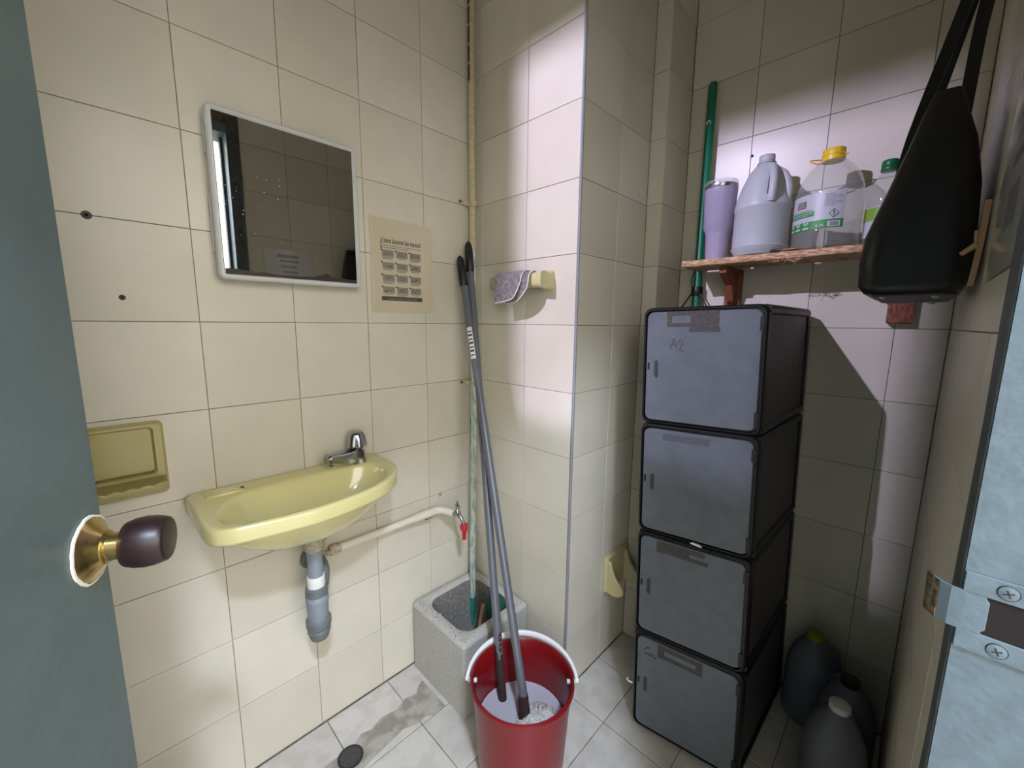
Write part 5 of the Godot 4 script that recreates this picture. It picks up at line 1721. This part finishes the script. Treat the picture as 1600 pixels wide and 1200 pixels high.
	w.transform = Transform3D(Basis(Vector3(0, 0, 1), Vector3(0, 1, 0), Vector3(-1, 0, 0)), Vector3(1.2085, 1.33, 0.045))
	var wm := MB.new()
	wm.strap(curve([Vector3(0.014, 0.058, 0.0075), Vector3(0.007, 0.024, 0.0075), Vector3(0.001, -0.010, 0.0080), Vector3(-0.006, -0.036, 0.0090), Vector3(-0.014, -0.060, 0.0100)], 4), Vector3(0, 0, 1), 0.0065, 0.004)
	obj("strip", wm.done(), M.stick, w)
	var pg2 := MB.new()
	pg2.tube([Vector3(0.002, 0.000, 0.010), Vector3(-0.002, -0.007, 0.018), Vector3(-0.006, -0.013, 0.025)], [0.0045, 0.004, 0.0035], 10)
	obj("peg", pg2.done(), M.stick, w)
	var pg3 := MB.new()
	pg3.tube([Vector3(0.002, 0.002, 0.011), Vector3(0.006, 0.018, 0.0135)], [0.0035, 0.0025], 8)
	obj("spur", pg3.done(), M.stick, w)

func far_wall_bits() -> void:
	var sc := MB.new()
	sc.lathe([Vector2(0.0042, 0.0), Vector2(0.004, 0.002), Vector2(0.002, 0.003), Vector2(0.0005, 0.0031)], 12, Vector3.ZERO, Basis(Vector3(1, 0, 0), Vector3(0, 0, 1), Vector3(0, -1, 0)))
	tag(obj("wall_screw", sc.done(), M.rubber, null, Vector3(0.713, 1.742, -0.5598)), "tiny black screw in the tile joint above the white plastic jug", "screw")

# ------------------------------------------------------------------ on the floor
func floor_things() -> void:
	var d := thing("floor_drain", "round black floor drain in the tiles near the wall", "drain", Vector3(0.155, 0.0, 0.585))
	var m := MB.new()
	m.lathe([Vector2(0.034, 0.0), Vector2(0.034, 0.0030), Vector2(0.031, 0.0045), Vector2(0.027, 0.004)], 32)
	obj("rim", m.done(), M.rubber, d)
	var g := MB.new()
	g.lathe([Vector2(0.0285, 0.001), Vector2(0.028, 0.0042), Vector2(0.012, 0.0055), Vector2(0.001, 0.0055)], 32, Vector3.ZERO, Basis.IDENTITY, true, func(a, y): return 1.0 + 0.02 * cos(a * 12.0))
	obj("grate", g.done(), M.drain_slots, d)
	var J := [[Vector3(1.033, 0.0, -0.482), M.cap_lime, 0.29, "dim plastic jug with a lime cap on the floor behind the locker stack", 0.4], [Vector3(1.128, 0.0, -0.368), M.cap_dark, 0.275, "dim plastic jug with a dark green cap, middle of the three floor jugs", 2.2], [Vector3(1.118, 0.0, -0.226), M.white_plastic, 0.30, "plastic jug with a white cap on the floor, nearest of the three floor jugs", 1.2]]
	for q in J:
		var t := thing("floor_jug", q[3], "jug", q[0], q[4], "jugs on the floor beside the lockers")
		var k: float = q[2] / 0.30
		var b := MB.new()
		var pr := []
		for p in [Vector2(0.054, 0.0), Vector2(0.062, 0.003), Vector2(0.065, 0.012), Vector2(0.065, 0.15), Vector2(0.064, 0.172), Vector2(0.058, 0.205), Vector2(0.046, 0.240), Vector2(0.030, 0.265), Vector2(0.021, 0.274), Vector2(0.019, 0.280)]:
			pr.append(Vector2(p.x, p.y * k))
		b.lathe(pr, 40, Vector3.ZERO, Basis.IDENTITY, true, func(a, y): return 1.0 + 0.03 * cos(a * 4.0) * clampf((y - 0.15) * 15.0, 0, 1))
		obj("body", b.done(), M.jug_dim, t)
		var h := MB.new()
		h.tube(curve([Vector3(0.016, 0.262 * k, 0), Vector3(0.044, 0.255 * k, 0), Vector3(0.062, 0.215 * k, 0), Vector3(0.064, 0.165 * k, 0), Vector3(0.058, 0.14 * k, 0)], 5), 0.009, 10)
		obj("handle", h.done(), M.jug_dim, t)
		var c := MB.new()
		var y0: float = 0.274 * k
		c.lathe([Vector2(0.0205, y0), Vector2(0.0215, y0 + 0.002), Vector2(0.0215, y0 + 0.016), Vector2(0.019, y0 + 0.018), Vector2(0.001, y0 + 0.0185)], 30, Vector3.ZERO, Basis.IDENTITY, true, func(a, y): return 1.0 + (0.02 * cos(a * 24.0) if y > y0 + 0.001 and y < y0 + 0.017 else 0.0))
		obj("cap", c.done(), q[1], t)
